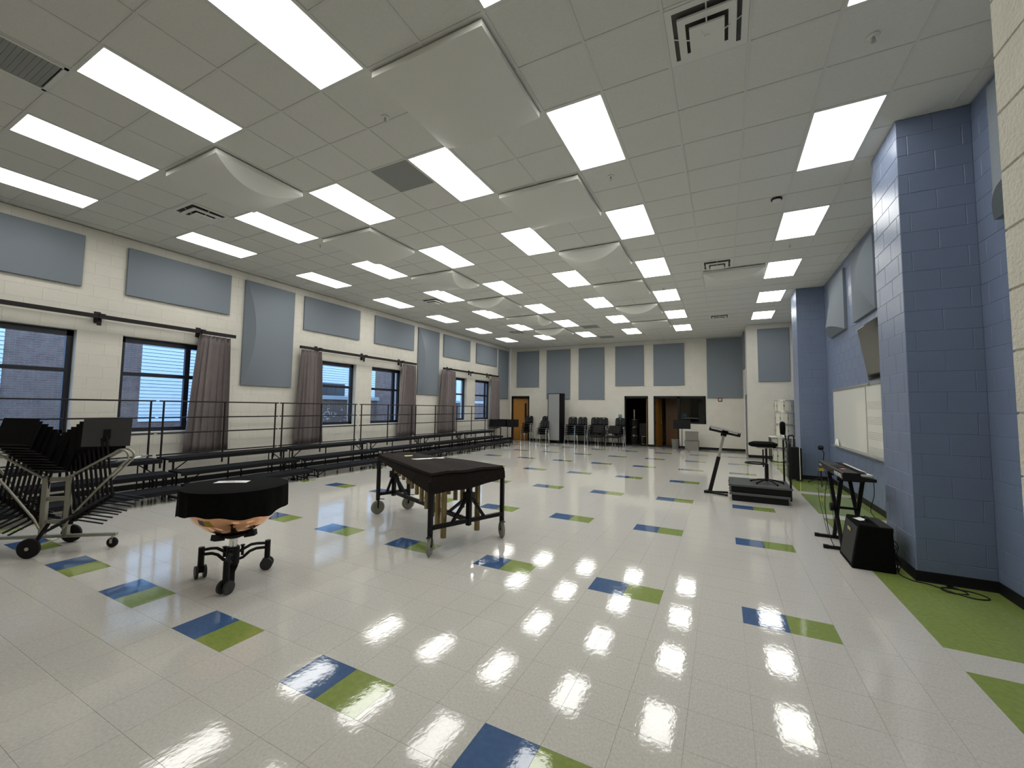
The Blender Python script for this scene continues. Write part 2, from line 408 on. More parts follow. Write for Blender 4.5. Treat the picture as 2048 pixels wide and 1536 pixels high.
base('baseboard_left', (XL, YB), (XL, YF), (1, 0))
for a, b in ((XL, D1[0]), (D1[1], D2[0]), (D2[1], D3[0]), (D3[1], XA)): base('baseboard_far', (a, YF), (b, YF), (0, -1))
base('baseboard_alcove_side', (XA, YA), (XA, DS[0]), (-1, 0)); base('baseboard_alcove', (XA, YA), (XR, YA), (0, -1))
base('baseboard_right', (XR, YN), (XR, 4.2), (-1, 0)); base('baseboard_right', (XR, 5.01), (XR, 10.99), (-1, 0)); base('baseboard_right', (XR, 11.8), (XR, YA), (-1, 0))
for y0, y1 in ((4.20, 5.01), (10.99, 11.80)):
    base('baseboard_pilaster', (10.528, y0), (XR, y0), (0, -1)); base('baseboard_pilaster', (10.54, y0-0.012), (10.54, y1), (-1, 0))
base('baseboard_near', (XN, YB), (XN, YN), (-1, 0))

# ------------------------------------------------------------------ windows in the left wall
for n, (a, b) in enumerate(WINS):
    mir = n % 2 == 0
    xo, xi = XL-0.20, XL-0.13; fw = 0.085; zm = 2.15
    mu = (a+0.29) if mir else (b-0.29)
    fr = B().box((xo, a, WZ0), (xi, a+fw, WZ1)).box((xo, b-fw, WZ0), (xi, b, WZ1)).box((xo, a, WZ1-0.10), (xi, b, WZ1)).box((xo, a, WZ0), (xi, b, WZ0+0.09))
    wn = struct(fr.build('window_%d' % (n+1), FRAMEB, smooth=False))
    B().box((xo+0.005, mu-0.045, WZ0), (xi-0.004, mu+0.045, WZ1)).build('window_mullion', FRAMEB, wn, smooth=False)
    B().box((xo+0.008, a, zm-0.032), (xi+0.004, b, zm+0.032)).build('window_crossbar', FRAMEB, wn, smooth=False)
    for (p0, p1) in ((a+fw, mu-0.045), (mu+0.045, b-fw)):
        for (q0, q1) in ((WZ0+0.09, zm-0.032), (zm+0.032, WZ1-0.10)):
            B().box((xo+0.03, p0, q0), (xo+0.036, p1, q1)).build('window_pane', GLASS, wn, smooth=False)
    B().box((XL-0.13, a+0.001, WZ0-0.012), (XL+0.02, b-0.001, WZ0+0.012)).build('window_sill', CREAM, wn, smooth=False, bevel=0.004)

# ------------------------------------------------------------------ doors in the far wall
def door_frame(n, axis, pos, a0, a1, z1, depth, m, fw=0.05):
    mb = MB()
    for (p0, p1, q0, q1) in ((a0, a0+fw, 0, z1), (a1-fw, a1, 0, z1), (a0, a1, z1-0.10, z1)):
        if axis == 'y': mb.box((p0, pos-0.015, q0), (p1, pos+depth, q1))
        else: mb.box((pos-0.015, p0, q0), (pos+depth, p1, q1))
    return struct(mb.build('door_%d' % n, m, smooth=False))
d1 = door_frame(1, 'y', YF, D1[0], D1[1], DH, 0.22, BLACKM, 0.06)
def leaf(parent, hinge, width, height, ang, lite=None, handle=None):
    """door leaf turning about a vertical hinge; local x runs along the leaf"""
    o = bpy.data.objects.new('door_leaf', None)
    th = 0.044
    rects = [(0, width, 0.008, height)]
    if lite: rects = sub(rects, lite)
    mb = MB()
    for (p0, p1, q0, q1) in rects: mb.box((p0, 0, q0), (p1, th, q1))
    ob = mb.build('door_leaf', WOOD, parent, smooth=False); ob.location = (*hinge, 0); ob.rotation_euler = (0, 0, ang)
    B().box((-0.001, 0.0005, 0.008), (0.003, th-0.0005, height)).box((width-0.003, 0.0005, 0.008), (width+0.001, th-0.0005, height)).build('edge_band', WOODE, ob, smooth=False)
    if lite: B().box((lite[0], th*0.4, lite[2]), (lite[1], th*0.6, lite[3])).build('vision_pane', mat('dark_lite', (0.02, 0.02, 0.02), 0.1), ob, smooth=False)
    for hz in (0.25, height/2, height-0.2): B().cyl((0, -0.006, hz-0.05), (0, -0.006, hz+0.05), 0.008).build('hinge', BLACKM, ob)
    if handle is not None:
        for sgn in (-1, 1):
            y = -0.03 if sgn < 0 else th+0.03
            B().cyl((width-0.07, 0 if sgn < 0 else th, 1.0), (width-0.07, y, 1.0), 0.012).cyl((width-0.075, y, 1.0), (width-0.19, y, 1.0), 0.010).build('lever_handle', SATIN, ob)
    return ob
leaf(d1, (D1[0]+0.065, YF+0.07), 0.86, 2.10, math.radians(9), lite=(0.60, 0.71, 1.05, 1.85), handle=1)
struct(B().box((D1[0]-0.3, 20.2, 0), (D1[1]+0.6, 20.3, 3)).box((D1[0]-0.3, YF+0.22, 2.5), (D1[1]+0.6, 20.3, 2.6)).box((D1[0]-0.4, YF+0.22, 0), (D1[0]-0.3, 20.3, 2.6)).box((D1[1]+0.5, YF+0.22, 0), (D1[1]+0.6, 20.3, 2.6)).build('wall_closet', OFFW, smooth=False))
d2 = door_frame(2, 'y', YF, D2[0], D2[1], DH, 0.22, BLACKM, 0.05)
leaf(d2, (D2[1]-0.055, YF+0.20), 0.88, 2.10, math.radians(86), handle=1)
d3 = door_frame(3, 'y', YF, D3[0], D3[1], DH, 0.22, BLACKM, 0.055)
lf = leaf(d3, (D3[0]+0.06, YF+0.16), 0.88, 2.10, math.radians(79), lite=(0.62, 0.74, 1.0, 1.8), handle=1)
win7 = B()
for (p0, p1, q0, q1) in ((OW[0], OW[0]+0.05, 1.05, DH), (OW[1]-0.05, OW[1], 1.05, DH), (OW[0], OW[1], 1.05, 1.12), (OW[0], OW[1], DH-0.09, DH)): win7.box((p0, YF-0.014, q0), (p1, YF+0.2, q1))
win7 = struct(win7.build('window_7', BLACKM, smooth=False))
B().box((OW[0]+0.05, YF+0.08, 1.12), (OW[1]-0.05, YF+0.086, DH-0.09)).build('window_pane', OGLASS, win7, smooth=False)
d4 = door_frame(4, 'x', XA, DS[0], DS[1], DH, 0.2, STEELG, 0.06)
o = B().box((XA+0.03, DS[0]+0.06, 0.01), (XA+0.075, DS[1]-0.06, DH-0.1)).build('door_leaf', STEELG, d4, smooth=False)
# rooms behind: instrument store and office
struct(B().box((4.4, YF+0.22, 0), (4.5, 21.1, 2.9)).box((6.03, YF+0.22, 0), (6.13, 21.1, 2.9)).box((4.4, 21.0, 0), (6.13, 21.1, 2.9)).box((4.4, YF+0.22, 2.8), (6.13, 21.1, 2.9)).build('wall_store', DARK, smooth=False))  # store walls near black: the unlit room's darkness is put into the colour
struct(B().box((6.13, 21.0, 0), (8.8, 21.1, 2.9)).box((8.7, YF+0.22, 0), (8.8, 21.1, 2.9)).box((6.13, YF+0.22, 2.8), (8.8, 21.1, 2.9)).build('wall_office', OFFW, smooth=False))

# ------------------------------------------------------------------ ceiling fixtures
def make_light():
    r = thing('ceiling_light', 'glowing white rectangular light panel set flush in the tiled ceiling', 'ceiling light', (0, 0, ZC), 0, 'ceiling light panels')
    a, b = T-0.012, 2*T-0.012
    mb = MB()
    for p, q in (((0.012, 0.012), (0.026, b)), ((a-0.014, 0.012), (a, b)), ((0.012, 0.012), (a, 0.026)), ((0.012, b-0.014), (a, b))): mb.box((*p, 0.0), (*q, 0.018))
    mb.build('frame', LFRAME, r, smooth=False)
    B().box((0.026, 0.026, 0.003), (a-0.014, b-0.014, 0.012)).build('diffuser', DIFFUSE, r, smooth=False)
    return r
L0 = make_light()
ROWN = {0: 'the row nearest the windows', 3: 'the second row from the windows', 6: 'the third row from the windows', 9: 'the fourth row from the windows', 12: 'the fifth row from the windows', 16: 'the row beside the blue pilasters'}
for n, (i, j) in enumerate(LIGHTS):
    r = L0 if n == 0 else dup(L0, (0, 0, 0))
    r.location = (i*T, j*T, ZC); k = sum(1 for a, b in LIGHTS if a == i and b > j)
    r['label'] = 'glowing ceiling light panel, %s from the end wall in %s' % (ORD[k], ROWN[i])
def make_reflector(cap):
    """square reflector: a full arc at the capped edge ('right', 'left', 'near' or 'far') flattening to nothing at the opposite edge"""
    r = thing('sound_reflector', 'white curved square sound reflector hung just below the ceiling tiles', 'sound reflector', (0, 0, ZC), 0, 'curved ceiling reflectors')
    S = 2*T-0.06; n = 16; nv_ = 8; rim, bulge = 0.055, 0.17; top = -0.012
    def P(u, v, z):
        x, y = {'near': (u, v), 'far': (u, 1-v), 'left': (v, u), 'right': (1-v, u)}[cap]
        return (0.03+S*x, 0.03+S*y, z)
    def arc(u): return bulge*(1-(2*u-1)**2)
    def ins(u): return 0.9*arc(u)/S          # the end cap leans inwards
    mb = MB(); mb.grid(lambda u, v: P(u, v+(1-v)*ins(u), top-rim-arc(u)*(1-v)), n, nv_); mb.grid(lambda u, v: P(u, v, top), n, nv_)
    mb.grid(lambda u, w_: P(u, ins(u)*w_, top-rim-arc(u)*w_), n, 1)
    for v in (0, 1): mb.grid(lambda u, w_: P(u, v, top-rim*w_), n, 1)
    for u in (0, 1): mb.grid(lambda v, w_: P(u, v, top-rim*w_), nv_, 1)
    mb.build('shell', REFL, r)
    for (a, b) in ((0.2, 0.2), (0.8, 0.2), (0.2, 0.8), (0.8, 0.8)): B().cyl((0.03+S*a, 0.03+S*b, -0.02), (0.03+S*a, 0.03+S*b, 0.0), 0.012, n=8).build('hanger', CGRID, r)
    return r
RA = {}
def reflector(cap, p, label=None):
    if cap not in RA: RA[cap] = make_reflector(cap); RA[cap].location = p; r = RA[cap]
    else: r = dup(RA[cap], p)
    r['label'] = label
for k, cap in enumerate(('right', 'far', 'right', 'near', 'right', 'near')): reflector(cap, (4*T, (4*k+2)*T, ZC), 'white curved ceiling reflector, %s from the end wall in the line nearer the windows' % ORD[5-k])
for k, cap in enumerate(('far', 'left', 'near', 'left', 'near', 'left')): reflector(cap, (10*T, (4*k+2)*T, ZC), 'white curved ceiling reflector, %s from the end wall in the line nearer the pilasters' % ORD[5-k])
reflector('near', (14*T, 14*T, ZC), 'white curved reflector hung alone next to a square air vent')
def make_vent():
    r = thing('air_vent', 'white square stepped-louver air supply vent in the ceiling', 'vent', (0, 0, ZC), 0, 'stepped air supply vents')
    c = T/2
    B().box((0.014, 0.014, 0.012), (T-0.014, T-0.014, 0.019)).build('back_plate', VENT, r, smooth=False)
    def ring(so, si, z, fl, nm, cap=False):
        mb = MB()
        if cap: mb.box((c-so, c-so, z), (c+so, c+so, z+0.003))
        else: mb.box((c-so, c-so, z), (c+so, c-si, z+0.003)).box((c-so, c+si, z), (c+so, c+so, z+0.003)).box((c-so, c-si, z), (c-si, c+si, z+0.003)).box((c+si, c-si, z), (c+so, c+si, z+0.003))
        for q in (-1, 1): mb.box((c+q*so-0.0015, c-so, z), (c+q*so+0.0015, c+so, z+fl)).box((c-so, c+q*so-0.0015, z), (c+so, c+q*so+0.0015, z+fl))
        mb.build(nm, VENT, r, smooth=False)
    B().box((c-0.245, c-0.245, 0.006), (c+0.245, c+0.245, 0.013)).build('throat_shade_plate', THROAT_SHADE, r, smooth=False)  # flat dark plate: the shade inside the duct is put into its colour
    ring(0.290, 0.242, -0.003, 0.008, 'outer_frame'); ring(0.205, 0.150, -0.040, 0.016, 'louver_ring'); ring(0.122, 0, -0.070, 0.016, 'centre_plate', True)
    B().cyl((c, c, -0.074), (c, c, -0.069), 0.02).build('screw_cap', VENT, r)
    for (dx, dy) in ((0.17, 0), (-0.17, 0), (0, 0.17), (0, -0.17)): B().bar((c+dx, c+dy, -0.037), (c+dx*1.45, c+dy*1.45, 0.0), 0.01, 0.004).bar((c+dx, c+dy, -0.037), (c+dx*0.65, c+dy*0.65, -0.062), 0.01, 0.004).build('louver_strut', VENT, r, smooth=False)
    return r
V0 = make_vent()
for n, (i, j) in enumerate(VENTS):
    r = V0 if n == 0 else dup(V0, (0, 0, 0))
    r.location = (i*T, j*T, ZC); k = sum(1 for a, b in VENTS if a == i and b > j)
    r['label'] = 'white stepped square air vent, %s from the end wall on the %s side' % (ORD[k], 'window' if i == 2 else 'pilaster')
for (i, j) in GRILLES:
    g = thing('return_air_grille', 'dark grey return air grille with a white border in the ceiling', 'vent', (i*T, j*T, ZC))
    mb = MB()
    for p, q in (((0.014, 0.014), (0.045, T-0.014)), ((T-0.045, 0.014), (T-0.014, T-0.014)), ((0.014, 0.014), (T-0.014, 0.045)), ((0.014, T-0.045), (T-0.014, T-0.014))): mb.box((*p, -0.008), (*q, 0.018))
    mb.build('border', VENT, g, smooth=False)
    B().box((0.045, 0.045, 0.012), (T-0.045, T-0.045, 0.018)).build('backing', DARK, g, smooth=False)
    for k in range(13): B().box((0.045, 0.06+k*0.038, -0.002), (T-0.045, 0.096+k*0.038, 0.004)).build('slat', GREYV, g, smooth=False)
SPR = [(5.79, 1.77), (7.65, 3.94), (10.03, 2.82), (10.03, 7.64), (2.16, 3.87), (7.61, 9.6)]
s0 = thing('fire_sprinkler', 'small recessed sprinkler head with a round white collar in the ceiling', 'sprinkler', (0, 0, ZC), 0, 'ceiling sprinkler heads')
B().lathe([(0.045, 0.004), (0.045, -0.002), (0.036, -0.006), (0.02, -0.004)], 20).build('collar', VENT, s0)
B().cyl((0, 0, 0), (0, 0, -0.03), 0.008, n=10).lathe([(0.004, -0.045), (0.018, -0.047), (0.018, -0.049), (0.004, -0.049)], 12).build('deflector', SATIN, s0)
B().cyl((0.01, 0, -0.012), (0.01, 0, -0.047), 0.0025, n=6).cyl((-0.01, 0, -0.012), (-0.01, 0, -0.047), 0.0025, n=6).build('yoke', SATIN, s0)
for n, (x, y) in enumerate(SPR):
    r = s0 if n == 0 else dup(s0, (0, 0, 0))
    r.location = (x, y, ZC); k = sum(1 for a, b in SPR if b > y)
    r['label'] = 'small white-collared ceiling sprinkler head, %s closest to the end wall' % ORD[k]
sm = thing('smoke_detector', 'round white smoke detector on the ceiling in front of the near blue pilaster', 'detector', (9.63, 5.55, ZC))
B().lathe([(0.06, 0.005), (0.07, -0.01), (0.07, -0.02), (0.062, -0.025)], 24).build('base', BLACKP, sm)  # black base stands in for the shadow around the white rim
B().lathe([(0.055, -0.025), (0.05, -0.045), (0.03, -0.052), (0.005, -0.053)], 24).build('sensor_cap', VENT, sm)

# ------------------------------------------------------------------ acoustic wall panels
def barrel_panel(name, label, W, H, axis, loc, rz, group, bulge=0.20, rim=0.05, flip=False):
    """panel in local x (width), z (height), standing out along -y; axis 'v' vertical barrel, 'h' horizontal barrel, None flat"""
    r = MB(); n = 14
    if axis is None:
        r.box((0, -rim, 0), (W, 0, H)); o = r.build(name, FABRIC, smooth=False, bevel=0.006)
    else:
        L_, S_ = (H, W) if axis == 'v' else (W, H)
        def P(u, v, y):
            if flip: v = 1-v
            return (S_*u, y, L_*v) if axis == 'v' else (L_*v, y, S_*u)
        nv_ = 8
        def arc(u): return bulge*(1-(2*u-1)**2)
        def ins(u): return 0.9*arc(u)/L_
        r.grid(lambda u, v: P(u, v+(1-v)*ins(u), -rim-arc(u)*(1-v)), n, nv_); r.grid(lambda u, v: P(u, v, 0), n, nv_)
        r.grid(lambda u, w_: P(u, ins(u)*w_, -rim-arc(u)*w_), n, 1)
        for v in (0, 1): r.grid(lambda u, w_: P(u, v, -rim*w_), n, 1)
        for u in (0, 1): r.grid(lambda v, w_: P(u, v, -rim*w_), nv_, 1)
        o = r.build(name, FABRIC)
    o.location = loc; o.rotation_euler = (0, 0, rz); return tag(o, label, 'acoustic panel', group)
zt = 4.48
def left_panel(y0, y1, z0, axis, label, grp): barrel_panel('acoustic_panel', label, y1-y0, zt-z0, axis, (XL+0.0005, y0, z0), math.pi/2, grp, bulge=0.19)
wide = [(-0.34, 1.50), (2.10, 3.93), (5.79, 7.69), (8.31, 10.20), (12.00, 13.93), (14.46, 16.37)]
wl_lab = ['partly behind the near end of the first curtain rail', 'above the window beside the nearest drawn curtain', 'above the window showing the low brick enclosure', 'above the middle window pair, its far window', 'above the last window pair, its first window', 'above the last window before the wooden door corner']
for k, (a, b) in enumerate(wide): left_panel(a, b, 3.59, None, 'wide flat blue-grey acoustic panel, '+ORD[len(wide)-1-k]+' wide one from the wooden-door corner of the window wall', 'wide panels above the windows')
left_panel(4.25, 5.50, 2.05, 'h', 'tall convex blue-grey acoustic panel between the first and second curtain rails', 'tall convex panels on the window wall')
left_panel(10.44, 11.69, 2.05, 'h', 'tall convex blue-grey acoustic panel between the second and third curtain rails', 'tall convex panels on the window wall')
left_panel(16.56, 17.60, 2.05, None, 'tall blue-grey acoustic panel at the end of the window wall by the wooden door', 'tall convex panels on the window wall')
farp = [(-0.46, 0.76, 2.66, None, 4.48, 'blue-grey acoustic panel above the closed wooden door'), (1.18, 2.39, 2.06, None, 4.48, 'tall blue-grey acoustic panel behind the grey rolling divider'),
        (2.82, 4.04, 2.06, None, 4.48, 'tall blue-grey acoustic panel above the stacked chairs, beside the rolling divider'), (4.55, 5.80, 2.67, None, 4.48, 'blue-grey acoustic panel above the dark storeroom doorway'),
        (6.21, 7.45, 2.67, None, 4.48, 'blue-grey acoustic panel above the office door'), (8.32, 9.59, 2.13, None, 4.60, 'tall blue-grey acoustic panel above the red fire alarm strobe')]
for a, b, z0, ax, z1, lab in farp: barrel_panel('acoustic_panel', lab, b-a, z1-z0, ax, (a, YF-0.0005, z0), 0, 'panels on the end wall', bulge=0.10)
barrel_panel('acoustic_panel', 'blue-grey acoustic panel on the short side wall over the grey door', 0.95, 1.35, None, (XA-0.0005, 17.55, 3.24), -math.pi/2, 'panels on the end wall')
barrel_panel('acoustic_panel', 'blue-grey acoustic panel on the cream wall above the stacked white drums', 0.92, 1.84, None, (10.0, YA-0.0005, 2.64), 0, 'panels on the end wall')
barrel_panel('acoustic_panel', 'convex pale blue acoustic panel on the blue wall next to the far pilaster', 1.30, 1.22, 'v', (XR-0.0005, 10.27, 3.27), -math.pi/2, 'convex panels on the blue wall', bulge=0.17)
barrel_panel('acoustic_panel', 'convex pale blue acoustic panel on the blue wall above the television', 1.28, 1.22, 'h', (XR-0.0005, 8.38, 3.27), -math.pi/2, 'convex panels on the blue wall', bulge=0.17, flip=True)
barrel_panel('acoustic_panel', 'convex pale blue acoustic panel beside the rough cream block wall end', 1.22, 1.22, 'v', (XR-0.0005, 3.80, 3.33), -math.pi/2, 'convex panels on the blue wall', bulge=0.17)

# ------------------------------------------------------------------ curtain rails and curtains
def rail(y0, y1, brs, label):
    r = thing('curtain_rail', label, 'curtain rail', (XL, y0, 3.10), 0, 'black curtain rails over the windows'); L_ = y1-y0
    B().box((0.14, 0, -0.034), (0.20, L_, 0.034)).build('rail', BROWNM, r, smooth=False, bevel=0.004)
    for b in brs:
        y = b-y0
        B().box((0.0, y-0.045, -0.10), (0.014, y+0.045, 0.10)).box((0.0, y-0.045, 0.034), (0.225, y+0.045, 0.046)).box((0.20, y-0.03, -0.04), (0.212, y+0.03, 0.046)).box((0.10, y-0.03, -0.15), (0.112, y+0.03, 0.04)).build('bracket', BROWNM, r, smooth=False)
rail(-0.6, 4.01, (0.1, 1.74, 3.34), 'black curtain rail ending beside the first tall convex panel')
rail(5.62, 10.19, (6.21, 7.83, 9.48), 'black curtain rail over the middle pair of windows')
rail(11.82, 16.28, (12.29, 13.90, 15.47), 'black curtain rail over the pair of windows nearest the wooden door')
def curtain(y0t, y1t, y0b, y1b, z0, label, folds):
    r = thing('curtain', label, 'curtain', (XL+0.16, (y0t+y1t)/2, 0), 0, 'taupe drapes gathered beside the windows'); c = (y0t+y1t)/2
    ph = random.random()*6
    def fn(u, v):
        z = 3.045-(3.045-z0)*v
        a = y0t+(y1t-y0t)*u; b = y0b+(y1b-y0b)*u; e = v**0.8
        y = a+(b-a)*e; s = u*folds*2*math.pi+ph
        amp = (0.035+0.02*math.sin(u*7+ph))*(0.75+0.35*v)
        return (amp*math.sin(s)+0.012*math.sin(2.3*s+1+2*v), y-c+0.018*math.cos(s)*(1+v), z)
    ob = B().grid(fn, folds*14, 14).build('fabric', DRAPE, r)
    so = ob.modifiers.new('thick', 'SOLIDIFY'); so.thickness = 0.004
    n = folds+3
    rm = None
    for k in range(n):
        y = y0t+(y1t-y0t)*(k+0.5)/n-c
        pts = [(0.0, y+0.016*math.cos(a), 3.058+0.022*math.sin(a)) for a in [2*math.pi*q/12 for q in range(12)]]
        B().tube(pts, 0.0028, 5, closed=True).build('curtain_ring', PAPER, r)
curtain(3.30, 3.90, 3.14, 3.96, 0.62, 'taupe pleated curtain hanging before the first tall convex panel', 6)
curtain(5.66, 6.24, 5.53, 6.36, 0.62, 'taupe pleated curtain beyond the first tall convex panel', 6)
curtain(9.56, 10.20, 9.36, 10.32, 0.62, 'taupe pleated curtain in front of the second tall convex panel', 6)
curtain(11.72, 12.62, 11.55, 12.72, 0.62, 'taupe pleated curtain just past the second tall convex panel', 7)
curtain(15.70, 16.40, 15.52, 16.52, 0.62, 'taupe pleated curtain at the far end, by the group of music stands', 6)

# ------------------------------------------------------------------ outside: facade, enclosure, ground
struct(B().box((-9.5, -8, -0.3), (XL-0.32, 36, -0.05)).build('ground', ASPHALT, smooth=False))
XO = -8.5
bld = thing('brick_building', 'dark brick school wing with pale siding bays outside the windows', 'building', (0, 0, 0))
B().box((XO-0.3, -6, -0.05), (XO-0.012, 34, 7.0)).build('mortar_wall', MORTAR, bld, smooth=False)
SID = [(-6.0, 2.32, -0.05), (5.39, 16.09, 0.97), (17.92, 18.14, -0.05), (24.2, 24.85, -0.05), (28.6, 28.95, -0.05)]
EYES = [CAM+Vector(v) for v in ((0, 0, 0), (-1.5, 0, 0), (0, 1.5, 0), (0, -1.5, 0), (0, 0, 0.6), (0, 0, -0.6))]
def in_sight(p):
    """can p be seen through one of the window openings from about where the photographer stands?"""
    for e in EYES:
        d = Vector(p)-e; q = e+d*((XL-e.x)/d.x)
        if any(a-0.2 < q.y < b+0.2 and WZ0-0.2 < q.z < WZ1+0.2 for a, b in WINS): return True
    return False
its = block_items('x', XO, 1, -6, 34, -0.05, 5.0, [(a, b, z, 7.0) for a, b, z in SID], BRICK, course=0.0677, blen=0.2032, gap=0.011, d=0.012)
vis = []
for it in its:
    c = it[0]+it[1]*it[4]/2+it[3]*it[5]/2
    if in_sight(c): vis.append(it)
pieces(bld, 'brick', vis, 0.012, 0.001, 300)
for (a, b, z) in SID:
    B().box((XO-0.013, a, z), (XO+0.004, b, 5.2)).build('siding_shadow_backing', FRAMEB, bld, smooth=False)  # dark sheet in the gaps stands in for the boards' shadow lines
    k = 0; zz = z
    while zz < 5.0:
        if any(in_sight((XO, a+(b-a)*f/12, zz+0.06)) for f in range(13)):
            mb = MB().prism([(XO+0.004, zz), (XO+0.034, zz), (XO+0.018, zz+0.104), (XO+0.004, zz+0.104)], a, b, 'xz')
            mb.build('siding_board', SIDING, bld, smooth=False)
        zz += 0.118
o = B().box((XO+0.0, 12.2, 1.98), (XO+0.06, 13.95, 2.70)).build('louver_window', FRAMEB, bld, smooth=False)
for k in range(3): B().box((XO+0.055, 12.28+k*0.55, 2.05), (XO+0.066, 12.78+k*0.55, 2.63)).build('louver_pane', mat('louver_dark_%d' % k, (0.02, 0.024, 0.026), 0.25), o, smooth=False)
def enclosure(y0, y1, label):
    e = thing('brick_enclosure', label, 'wall', (-4.5, y0, 0), 0, 'low brick enclosures outside'); L_ = y1-y0
    B().box((-0.3, 0, -0.05), (-0.012, L_, 1.83)).build('mortar_core', MORTAR, e, smooth=False)
    B().box((-0.36, -0.04, 1.83), (0.06, L_+0.04, 1.98)).build('coping', COPING, e, smooth=False, bevel=0.01)
    its = block_items('x', -4.5, 1, y0, y1, -0.05, 1.83, [], BRICK, course=0.0677, blen=0.2032, gap=0.011, d=0.012)
    its = [(i[0]-Vector((-4.5, y0, 0)),)+i[1:] for i in its if in_sight(i[0]+i[1]*0.1)]
    pieces(e, 'brick', its, 0.012, 0.001, 300)
    return e
e1 = enclosure(8.2, 12.27, 'low brick enclosure with a pale coping and chalk marks outside the middle windows')
enclosure(16.5, 22.4, 'low brick enclosure with a pale coping outside the last pair of windows')
CH = mat('chalk', (0.75, 0.78, 0.80), 0.9)
for k in range(26):
    yy = random.uniform(0.9, 2.4); zz = random.uniform(0.75, 1.6); a = random.uniform(0, 6.28); n = random.choice((2, 3, 6)); L_ = random.uniform(0.05, 0.15)
    pts = [(0.003, yy+L_*math.cos(a+q*0.8), zz+L_*math.sin(a+q*0.8)) for q in range(n)]
    B().tube(pts, 0.008, 5).build('chalk_mark', CH, e1)

# ------------------------------------------------------------------ choral risers along the window wall
def make_riser():
    L_ = 2.32
    r = thing('choral_riser', 'three-step black choral riser section with back guard rail along the window wall', 'riser', (0, 0, 0), 0, 'choral risers in a row below the windows')
    for k, (x0, x1, z) in enumerate(((0.91, 1.37, 0.20), (0.455, 0.915, 0.405), (0.0, 0.46, 0.61))):
        d = B().box((x0, 0, z-0.028), (x1, L_, z)).build('step_deck', RCARPET, r, smooth=False)
        B().box((x0+0.002, 0.0, z-0.068), (x0+0.02, L_, z-0.028)).box((x1-0.02, 0, z-0.068), (x1+0.004, L_, z-0.004)).build('edge_channel', BLACKM, d, smooth=False)
        for y in (0.10, L_-0.10):
            for x in (x0+0.07, x1-0.07): B().bar((x, y, 0.0), (x, y, z-0.03), 0.026).build('leg', BLACKM, r, smooth=False)
            B().bar((x0+0.07, y, 0.03), (x1-0.07, y, 0.03), 0.022).bar((x0+0.07, y, z-0.045), (x1-0.07, y, z-0.045), 0.022).build('leg_crossbar', BLACKM, r, smooth=False)
            s = 1 if y < 1 else -1
            B().bar((x1-0.07, y, max(0.05, z-0.24)), (x1-0.07, y+s*0.26, z-0.04), 0.016).build('brace', BLACKM, r, smooth=False)
            B().bar((x0+0.12, y+s*0.12, 0.0), (x0+0.12, y+s*0.12, z-0.04), 0.016).build('leg', BLACKM, r, smooth=False)
        B().bar(((x0+x1)/2, L_/2, 0.0), ((x0+x1)/2, L_/2, z-0.03), 0.022).build('leg', BLACKM, r, smooth=False)
    for y in (0.05, 1.14, L_-0.05): B().tube([(0.03, y, 0.40), (0.03, y, 1.655)], 0.017, 8).build('rail_post', BROWNM, r)
    for z in (0.645, 1.045, 1.34, 1.65): B().tube([(0.03, -0.02, z), (0.03, L_+0.02, z)], 0.0135, 8).build('rail_bar', BROWNM, r)
    return r
R0 = make_riser()
for n, y in enumerate((0.17, 2.59, 4.99, 7.45, 9.88, 12.37)):
    r = R0 if n == 0 else dup(R0, (0, 0, 0))
    r.location = (-0.45, y, 0); r['label'] = 'three-step black choral riser section with guard rail, %s from the wooden-door end' % ORD[5-n]

# ------------------------------------------------------------------ music stands
def stand_parts(r, legs=True, desk_tilt=0.0, low=0.0, high=0.62, face=STANDD, phi=0.0, spread=0.30, drop=0.10, W=0.46, H=0.32, lean=0.0, lip=None):
    """music stand with its post standing at the local origin; hub at z=low, desk at z=high"""
    B().cyl((0, 0, low), (lean, 0, high+0.02), 0.0125, n=10).build('post', BLACKM, r)
    B().cyl((0, 0, low-0.03), (0, 0, low+0.04), 0.02, n=10).build('hub', BLACKM, r)
    c, s = math.cos(phi), math.sin(phi); ct, st = math.cos(desk_tilt), math.sin(desk_tilt)
    def D(u, v, w_): # width, height, thickness
        y = w_*ct-v*st; z = v*ct+w_*st
        return (lean+u*c-y*s, u*s+y*c, high+z)
    def plate(u0, u1, v0, v1, w0, w1, nm, m):
        vs = [D(u, v, w_) for w_ in (w0, w1) for v in (v0, v1) for u in (u0, u1)]
        return MB().add(vs, [(0,2,3,1),(4,5,7,6),(0,1,5,4),(2,6,7,3),(0,4,6,2),(1,3,7,5)]).build(nm, m, r, smooth=False)
    plate(-W/2, W/2, -0.10, H-0.10, 0.016, 0.019, 'desk', face)
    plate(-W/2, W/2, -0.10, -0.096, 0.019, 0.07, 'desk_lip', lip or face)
    plate(-0.03, 0.03, -0.02, 0.09, 0.0, 0.016, 'bracket', BLACKM)
    if legs:
        for a in (0.3, 0.3+2.09, 0.3+4.19):
            B().bar((0.015*math.cos(a), 0.015*math.sin(a), low+0.02), (spread*math.cos(a), spread*math.sin(a), low-drop), 0.02, 0.012).build('leg', BLACKM, r, smooth=False)
def local(root, p, rz):
    c, s = math.cos(rz), math.sin(rz); return (root[0]+p[0]*c-p[1]*s, root[1]+p[0]*s+p[1]*c, root[2]+p[2])
CO = (2.365, 0.485, 0.0); CRZ = math.atan2(0.62, 0.78)
ct = thing('music_stand_cart', 'silver wheeled cart loaded with folded black music stands', 'cart', CO, CRZ)
for x in (-0.09, 0.13): B().bar((x, 0, 0.13), (x, 0, 0.80), 0.05, 0.05).build('upright', CARTM, ct, smooth=False, bevel=0.006)
for z in (0.76, 0.55, 0.30): B().bar((-0.09, 0, z), (0.13, 0, z), 0.02, 0.045).build('rung', CARTM, ct, smooth=False)
